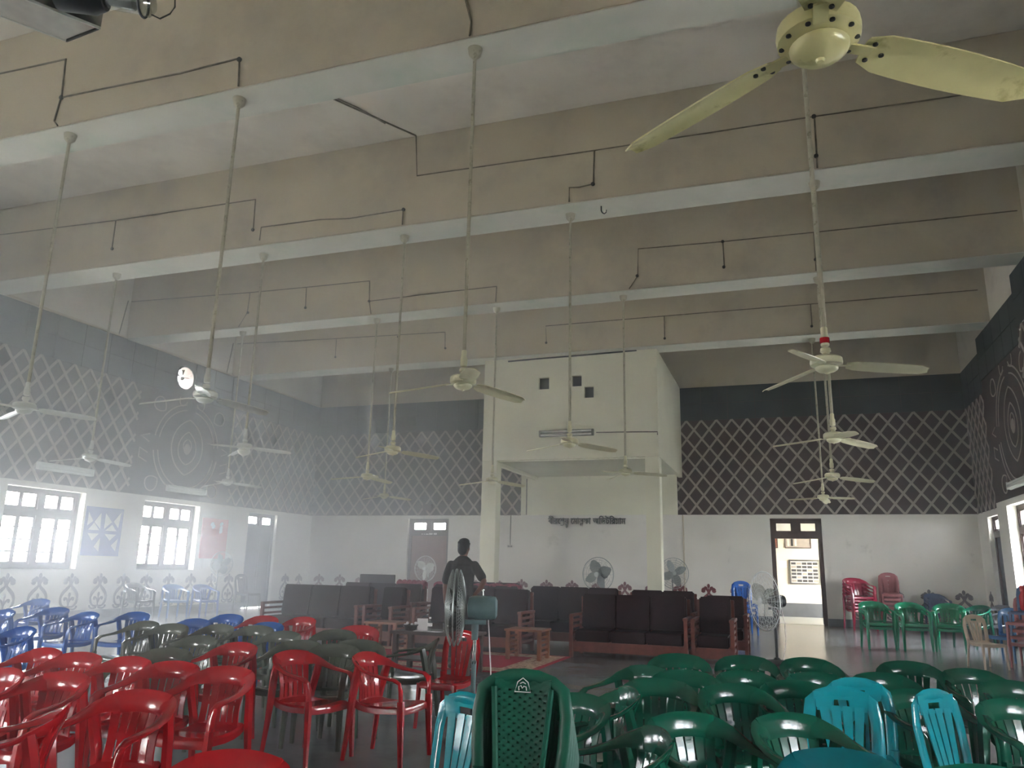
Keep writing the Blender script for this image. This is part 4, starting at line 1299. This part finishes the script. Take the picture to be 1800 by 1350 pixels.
put('body', MB().lathe([(.07, 0), (.10, .07), (.095, .07), (.06, .01)], 16).mesh('basket', True), 'leather', fb)
for k in range(7):
    a = 2 * pi * k / 7
    inst('flower', cached('flower', lambda: MB().ellipsoid((0, 0, 0), (.022, .022, .016), 8, 5).mesh('flower', True)), 'paper', fb, (.075 * cos(a), .075 * sin(a), .075 + .02 * (k % 2)))
put('rim_lip', MB().tube([(.1 * cos(2 * pi * k / 16), .1 * sin(2 * pi * k / 16), .07) for k in range(16)], .008, 6, True), 'leather', fb)
# rug
rg = thing('floor_rug', (-5.6, 11.8, 0), 0, 'red rug with cream patterned border before the sofas', 'rug')
RX, RY = 2.15, 1.2
put('field', MB().box(-RX + .5, RX - .5, -RY + .45, RY - .45, 0, .012), 'rug_red', rg)
bd = wall_boxes(MB(), 'x', -RY + .07, -RY + .45, -RX + .07, RX - .07, 0, .012, [])
put('border', MB().box(-RX + .07, RX - .07, -RY + .07, -RY + .45, 0, .011).box(-RX + .07, RX - .07, RY - .45, RY - .07, 0, .011).box(-RX + .07, -RX + .5, -RY + .45, RY - .45, 0, .011).box(RX - .5, RX - .07, -RY + .45, RY - .45, 0, .011), 'rug_cream', rg, label='cream patterned border')
put('edge', MB().box(-RX, RX, -RY, -RY + .07, 0, .01).box(-RX, RX, RY - .07, RY, 0, .01).box(-RX, -RX + .07, -RY + .07, RY - .07, 0, .01).box(RX - .07, RX, -RY + .07, RY - .07, 0, .01), 'rug_red', rg)

# ================================================================== PEDESTAL FANS
def cage_mesh(R, depth, rings, spokes, r):
    m = MB()
    for side in (-1, 1):
        for k in range(1, rings + 1):
            q = k / rings
            rr = R * q
            y = side * depth * sqrt(max(0, 1 - (q * .92) ** 2))
            m.tube([(rr * cos(2 * pi * i / 36), y, rr * sin(2 * pi * i / 36)) for i in range(36)], r, 4, True)
        for k in range(spokes):
            a = 2 * pi * k / spokes
            P = []
            for i in range(6):
                q = .12 + .88 * i / 5
                P.append((R * q * cos(a), side * depth * sqrt(max(0, 1 - (q * .92) ** 2)), R * q * sin(a)))
            m.tube(P, r, 4)
    return m.mesh('cage')
def pedestal_fan(x, y, hz, deg, label, body, wire, blade, R=.3, nb=3, spokes=28, tilt=0, pole=True, wr=.0028, base=True):
    """local -Y is the blowing direction; 0 deg faces the camera end"""
    o = thing('pedestal_fan', (x, y, 0), radians(deg), label, 'fan', 'pedestal fans')
    if base:
        put('base', MB().lathe([(.24, 0), (.245, .02), (.2, .05), (.06, .07), (.035, .1)], 24).mesh('base', True), 'fan_black' if body != 'fan_blue' else 'dark_metal', o)
    put('lower_pole', MB().tube([(0, .16, .08), (0, .16, hz * .58)], .024, 10).mesh('pole', True), body, o) if False else None
    put('lower_pole', MB().tube([(0, 0, .06), (0, 0, hz * .6)], .022, 10).mesh('pole', True), body, o)
    put('upper_pole', MB().tube([(0, 0, hz * .58), (0, 0, hz - .12)], .015, 10).mesh('pole', True), 'steel' if body != 'fan_black' else body, o)
    put('clamp_knob', MB().tube([(-.05, 0, hz * .59), (.02, 0, hz * .59)], .018, 8), 'steel', o)
    h = put('head_bracket', MB().box(-.035, .035, -.09, .09, -.135, -.1).lathe([(.028, -.26), (.032, -.14), (.026, -.13)], 10).mesh('bracket', True), body, o, loc=(0, 0, hz))
    mt = put('motor', MB().lathe([(.03, -.10), (.085, -.09), (.098, -.04), (.098, .1), (.09, .14), (.06, .155), (.055, .15)], 20, Matrix.Rotation(-pi / 2, 4, 'X') @ Matrix.Translation((0, 0, .03))).mesh('motor', True), body, o, loc=(0, 0, hz))
    put('oscillation_knob', MB().lathe([(.006, 0), (.006, .04), (.014, .045), (.014, .055)], 8), 'steel', mt, loc=(0, .06, .095))
    cg = put('cage', cached(('cage', R, spokes, wr), lambda: cage_mesh(R, .085, 11 if spokes > 35 else 7, spokes, wr)), None, o, loc=(0, -.17, hz))
    if len(cg.data.materials) == 0:
        cg.data.materials.append(MATS[wire])
    cg.material_slots[0].link = 'OBJECT'
    cg.material_slots[0].material = MATS[wire]
    put('cage_rim', MB().tube([(R * 1.005 * cos(2 * pi * i / 48), 0, R * 1.005 * sin(2 * pi * i / 48)) for i in range(48)], .008, 6, True), 'wire_white' if wire == 'wire_white' else wire, cg)
    put('cage_badge', MB().lathe([(.05, -.09), (.05, -.08)], 16, Matrix.Rotation(pi / 2, 4, 'X') @ Matrix.Translation((0, 0, .17))), wire, cg)
    for k in range(nb):
        a = 2 * pi * k / nb + .4
        def fn(u, v, a=a):
            r = .05 + (R - .085) * u
            w = .11 * sin(pi * min(1, .18 + .75 * u)) * (v - .5) * 2
            px, pz, py = r, w, .5 * w
            return (px * cos(a) - pz * sin(a), -py, px * sin(a) + pz * cos(a))
        put('blade', MB().grid(fn, 6, 4).mesh('blade', True, solid=.004), blade, cg)
    put('hub', MB().lathe([(.055, -.03), (.05, .03), (.02, .045)], 14, Matrix.Rotation(pi / 2, 4, 'X')).mesh('hub', True), blade, cg)
    return o
f1 = pedestal_fan(-2.52, 6.36, 1.07, -71, 'blue-grey pedestal fan turned sideways beside the green stack', 'fan_blue', 'fan_wire', 'smoke_glass', R=.31, spokes=64, wr=.0021)
put('power_cord', MB().tube([(.0, .11, .99), (.03, .14, .6), (.05, .16, .3), (.1, .2, .03), (.3, .4, .012), (.5, .5, .012)], .006, 6), 'paper', f1)
f2 = pedestal_fan(-.24, 13.75, .97, -58, 'black pedestal fan with white rimmed cage before the open doorway', 'fan_black', 'wire_white', 'clear_glass', R=.46, spokes=30, wr=.002)
put('power_cord', MB().tube([(0, .12, .9), (.02, .16, .6), (.04, .15, .35), (.02, .1, .05)], .006, 6), 'paper', f2)
pedestal_fan(-11.05, 23.6, 1.33, -8, 'white caged pedestal fan in front of the closed brown door', 'metal_white', 'wire_white', 'metal_white', R=.4, spokes=20)
pedestal_fan(-3.85, 17.1, 1.31, -12, 'pedestal fan with four grey blades between the canopy columns', 'fan_black', 'fan_wire', 'blade_grey', R=.36, nb=4, spokes=14, wr=.002)
pedestal_fan(-3.1, 22.9, 1.36, 20, 'grey bladed pedestal fan half hidden by the right canopy column', 'fan_black', 'fan_wire', 'blade_grey', R=.42, nb=4, spokes=14)
pedestal_fan(-15.45, 18.85, 1.35, 70, 'pedestal fan in haze below the red poster', 'fan_black', 'fan_wire', 'blade_grey', R=.34, nb=4, spokes=14)

# ================================================================== PERSON
pr = thing('person', (-4.45, 10.68, .012), radians(4), 'person in dark t-shirt and trousers standing, back turned, hand on hip', 'person')
def limb(m, pts, rad, n=12, flat=1.0):
    m.band(pts, rad, [r * flat for r in rad], (1, 0, 0), n)
    for p, r in zip(pts, rad):
        m.ellipsoid(p, (r, r * flat, r), 10, 7)
# local: +Y = forward (away from the camera), X to the right
body = MB()
limb(body, [(0, 0, .86), (0, .01, 1.0), (0, .0, 1.15), (0, -.01, 1.3), (0, -.01, 1.40)], [.15, .145, .15, .165, .15], 16, .68)
body.ellipsoid((0, -.005, 1.42), (.19, .085, .075))
limb(body, [(0, -.005, 1.42), (0, .01, 1.52), (0, .02, 1.57)], [.062, .056, .058], 12)
body.ellipsoid((0, .025, 1.665), (.078, .098, .118))
body.ellipsoid((0, .055, 1.60), (.055, .065, .06))
body.ellipsoid((0, .125, 1.645), (.014, .018, .025))
body.ellipsoid((0, .118, 1.603), (.024, .012, .009))
for s in (-1, 1):
    body.ellipsoid((s * .080, .015, 1.655), (.010, .020, .032))
    body.ellipsoid((s * .032, .108, 1.675), (.014, .012, .009))
    body.ellipsoid((s * .185, -.005, 1.415), (.062, .058, .06))
    limb(body, [(s * .085, 0, .88), (s * .095, .01, .66), (s * .10, .015, .48), (s * .10, .0, .30), (s * .105, -.01, .10)], [.088, .078, .058, .055, .04])
    limb(body, [(s * .105, -.03, .05), (s * .115, .06, .04), (s * .125, .15, .032)], [.042, .042, .034])
# left arm hangs
limb(body, [(-.19, 0, 1.41), (-.235, -.01, 1.26), (-.255, .0, 1.13)], [.054, .047, .041])
limb(body, [(-.255, 0, 1.13), (-.262, .03, 1.0), (-.262, .06, .88)], [.041, .036, .027])
body.ellipsoid((-.262, .075, .82), (.020, .038, .05))
for k, (dy, ln) in enumerate(((-.028, .075), (-.009, .088), (.01, .083), (.028, .066))):
    limb(body, [(-.262, .075 + dy, .79), (-.262, .082 + dy, .79 - ln * .5), (-.255, .084 + dy, .79 - ln)], [.0105, .0098, .0085], 8)
limb(body, [(-.262, .105, .85), (-.255, .128, .81), (-.25, .13, .78)], [.012, .011, .0095], 8)
# right arm akimbo
limb(body, [(.19, 0, 1.41), (.275, -.03, 1.30), (.345, -.06, 1.20)], [.054, .047, .041])
limb(body, [(.345, -.06, 1.20), (.28, -.02, 1.10), (.205, .02, 1.03)], [.041, .036, .027])
body.ellipsoid((.178, .04, 1.005), (.042, .026, .034))
for k, (dz, ln) in enumerate(((.022, .065), (.007, .078), (-.008, .072), (-.022, .058))):
    limb(body, [(.165, .055, 1.0 + dz), (.15, .055 + ln * .5, .99 + dz), (.13, .055 + ln, .985 + dz)], [.0105, .0098, .0085], 8)
limb(body, [(.185, .015, 1.0), (.165, -.02, .985), (.155, -.045, .98)], [.012, .011, .0095], 8)
def organic(name, mb, m, parent, vox):
    o = put(name, mb.mesh(name), m, parent)
    rm = o.modifiers.new('remesh', 'REMESH')
    rm.mode = 'VOXEL'
    rm.voxel_size = vox
    rm.use_smooth_shade = True
    sm = o.modifiers.new('smooth', 'SMOOTH')
    sm.factor = .5
    sm.iterations = 4
    return o
organic('body', body, 'skin', pr, .008)
sh = MB()
limb(sh, [(0, 0, .88), (0, .008, 1.0), (0, .0, 1.15), (0, -.01, 1.3), (0, -.01, 1.40)], [.178, .168, .17, .182, .16], 18, .72)
sh.ellipsoid((0, -.005, 1.425), (.205, .096, .075))
limb(sh, [(0, -.004, 1.42), (0, .0, 1.475)], [.09, .072], 14)
for s, P in ((-1, [(-.18, 0, 1.415), (-.225, -.008, 1.29), (-.243, -.006, 1.20)]), (1, [(.18, 0, 1.415), (.25, -.022, 1.325), (.305, -.044, 1.255)])):
    limb(sh, P, [.068, .067, .068])
organic('t_shirt', sh, 'shirt', pr, .011)
trs = MB()
limb(trs, [(0, 0, .98), (0, 0, .88), (0, 0, .82)], [.165, .17, .15], 16, .75)
for s in (-1, 1):
    limb(trs, [(s * .085, 0, .88), (s * .097, .01, .66), (s * .102, .015, .48), (s * .104, .0, .30), (s * .107, -.005, .09)], [.103, .094, .076, .07, .066])
organic('trousers', trs, 'trousers', pr, .011)
hr_ = MB()
hr_.ellipsoid((0, .005, 1.695), (.089, .102, .10))
hr_.ellipsoid((0, -.045, 1.64), (.076, .058, .085))
hr_.ellipsoid((0, .03, 1.755), (.078, .09, .052))
for k in range(26):
    a, b = random.uniform(0, 2 * pi), random.uniform(.2, 1.2)
    hr_.ellipsoid((.082 * cos(a) * cos(b), .005 + .095 * sin(a) * cos(b), 1.70 + .095 * sin(b)), (.018, .018, .018), 8, 5)
organic('hair', hr_, 'hair', pr, .008)
for s in (-1, 1):
    so = MB()
    limb(so, [(s * .105, -.05, .045), (s * .115, .06, .045), (s * .125, .17, .036)], [.048, .05, .04])
    so.v = [(x, y, max(z, 0)) for x, y, z in so.v]
    put('shoe', so.mesh('shoe', True), 'leather', pr)

# ================================================================== FIXTURE hanging at top left
fx = thing('light_fixture', (-3.86, 2.92, 4.5), radians(-150), 'grey metal box lamp with glass cylinder hanging at top left', 'lamp')
put('tray', MB().box(-.01, .01, 0, .01, 0, .01), 'steel', fx) if False else None
DIRX, DIRY = Vector((.3, -.03, 0)).normalized(), Vector((-.19, -.3, 0)).normalized()
fx.rotation_euler = (0, 0, 0)
fx.location = (-4.01, 3.01, 4.5)
def fxp(a, b, z): 
    p = DIRX * a + DIRY * b
    return (p.x, p.y, z)
def fbox(a0, a1, b0, b1, z0, z1):
    P = [fxp(a, b, z) for z in (z0, z1) for a, b in ((a0, b0), (a1, b0), (a1, b1), (a0, b1))]
    return MB().add(P, [(0, 3, 2, 1), (4, 5, 6, 7), (0, 1, 5, 4), (1, 2, 6, 5), (2, 3, 7, 6), (3, 0, 4, 7)])
put('housing', fbox(0, .30, 0, .75, .012, .10), 'steel', fx)
put('diffuser', fbox(.012, .285, .02, .73, 0, .012), 'board_white', fx, label='pale dusty panel')
for q in (0, .292):
    put('edge_strip', fbox(q, q + .008, 0, .75, -.006, .012), 'metal_white', fx)
put('edge_strip', fbox(0, .3, 0, .01, -.006, .012), 'dark_metal', fx)
# dark socket and glass cylinder lying sideways
O_ = Vector((-4.01, 3.01, 4.5))
A0 = Vector((-3.78, 2.74, 4.575)) - O_
ax = (Vector((-3.24, 2.985, 4.545)) - O_ - A0).normalized()
put('socket', MB().tube([A0, A0 + ax * .2, A0 + ax * .26], [.10, .10, .07], 16).mesh('socket', True), 'fan_black', fx)
put('glass_cylinder', MB().tube([A0 + ax * .26, A0 + ax * .30, A0 + ax * .44, A0 + ax * .50, A0 + ax * .53], [.05, .06, .066, .075, .05], 18).mesh('glass', True), 'clear_glass', fx)
put('reflector', MB().tube([A0 + ax * .27, A0 + ax * .42], [.035, .05], 14).mesh('reflector', True), 'steel', fx)
q_ = Vector((0, 0, 1)).cross(ax).normalized()
u_ = ax.cross(q_)
c_ = A0 + ax * .47
put('clamp_ring', MB().tube([c_ + (q_ * cos(2 * pi * k / 24) + u_ * sin(2 * pi * k / 24)) * .078 for k in range(24)], .008, 6, True), 'fan_black', fx)
e_ = A0 + ax * .53
put('wire_bail', MB().tube([e_ + u_ * -.07, e_ + u_ * -.09 + ax * .05, e_ + ax * .10 + u_ * -.05, e_ + ax * .12, e_ + ax * .11 + u_ * .06, e_ + ax * .04 + u_ * .1], .005, 6), 'dark_metal', fx)
hp = Vector(fxp(.12, .3, .1))
put('hanger_rod', MB().tube([hp, hp + Vector((0, 0, ZD - 4.6))], .014, 8), 'rod_paint', fx)

# ================================================================== CORRIDOR THINGS
nbd = thing('notice_board', (.55, CY, 1.1), 0, 'framed grid notice board on the corridor wall beyond the doorway', 'board')
put('backing', MB().box(-.47, .47, -.03, 0, 0, .76), 'board_white', nbd)
put('board_frame', MB().box(-.5, -.45, -.05, 0, -.03, .79).box(.45, .5, -.05, 0, -.03, .79).box(-.45, .45, -.05, 0, -.03, .02).box(-.45, .45, -.05, 0, .74, .79), 'steel', nbd)
for r in range(6):
    for c in range(5):
        put('card', MB().box(-.43 + c * .173, -.28 + c * .173, -.036, -.03, .05 + r * .115, .125 + r * .115), 'ink' if (r * 3 + c) % 4 else 'strip_beige', nbd)
for (x, w, m, lab) in ((-.55, .55, 'poster_orange', 'orange framed picture at the top left through the doorway'), (.38, .85, 'strip_beige', 'pale framed picture at the top through the doorway')):
    p = thing('framed_picture', (x, CY, 2.27), 0, lab, 'picture')
    put('picture', MB().box(-w / 2 + .03, w / 2 - .03, -.02, 0, .03, .37), m, p)
    put('frame', MB().box(-w / 2, -w / 2 + .03, -.03, 0, 0, .4).box(w / 2 - .03, w / 2, -.03, 0, 0, .4).box(-w / 2 + .03, w / 2 - .03, -.03, 0, 0, .03).box(-w / 2 + .03, w / 2 - .03, -.03, 0, .37, .4), 'wood_dark', p)
    for k in range(3):
        put('printed_block', MB().box(-w / 2 + .08 + k * .12, -w / 2 + .15 + k * .12, -.024, -.02, .08, .32), 'ink' if k % 2 else 'board_white', p)
nt_ = put('wall_notice', MB().box(-.13, .13, -.006, 0, 0, .22), 'paper', loc=(-.15, CY, 1.62), label='small paper notice left of the corridor board', cat='notice')

# ================================================================== HAZE volumes, added for glare and lifted blacks
def haze(name, x0, x1, y0, y1, z0, z1, dens, col, label):
    m = bpy.data.materials.new(name)
    m.use_nodes = True
    n = m.node_tree.nodes
    n.clear()
    out = n.new('ShaderNodeOutputMaterial')
    vs = n.new('ShaderNodeVolumeScatter')
    vs.inputs['Color'].default_value = (*col, 1)
    vs.inputs['Density'].default_value = dens
    vs.inputs['Anisotropy'].default_value = .2
    m.node_tree.links.new(vs.outputs[0], out.inputs['Volume'])
    MATS[name] = m
    return put(name, MB().box(x0, x1, y0, y1, z0, z1), name, kind='stuff', label=label)
for k_, (xh, zt, dn, lab) in enumerate([(-2.8, 7.04, .016, 'faint veil of bright dust on the window side'), (-7.0, 6.7, .022, 'middle veil of bright dust before the left windows'), (-10.8, 5.9, .026, 'thick veil of bright dust along the left wall')]):
    haze('window_haze', XL + .12 + .01 * k_, xh, YF + .12 + .01 * k_, YB - .12 - .01 * k_, .03 + .005 * k_, zt, dn, (.90, .95, 1), lab)  # added volumes imitate lens glare from the left windows
haze('dust_haze', XL + .1, 4.3, YF + .1, YB - .1, .02, ZS - .05, .003, (.93, .95, 1), 'thin dusty haze filling the hall air')  # thin volume added to lift the dark tones
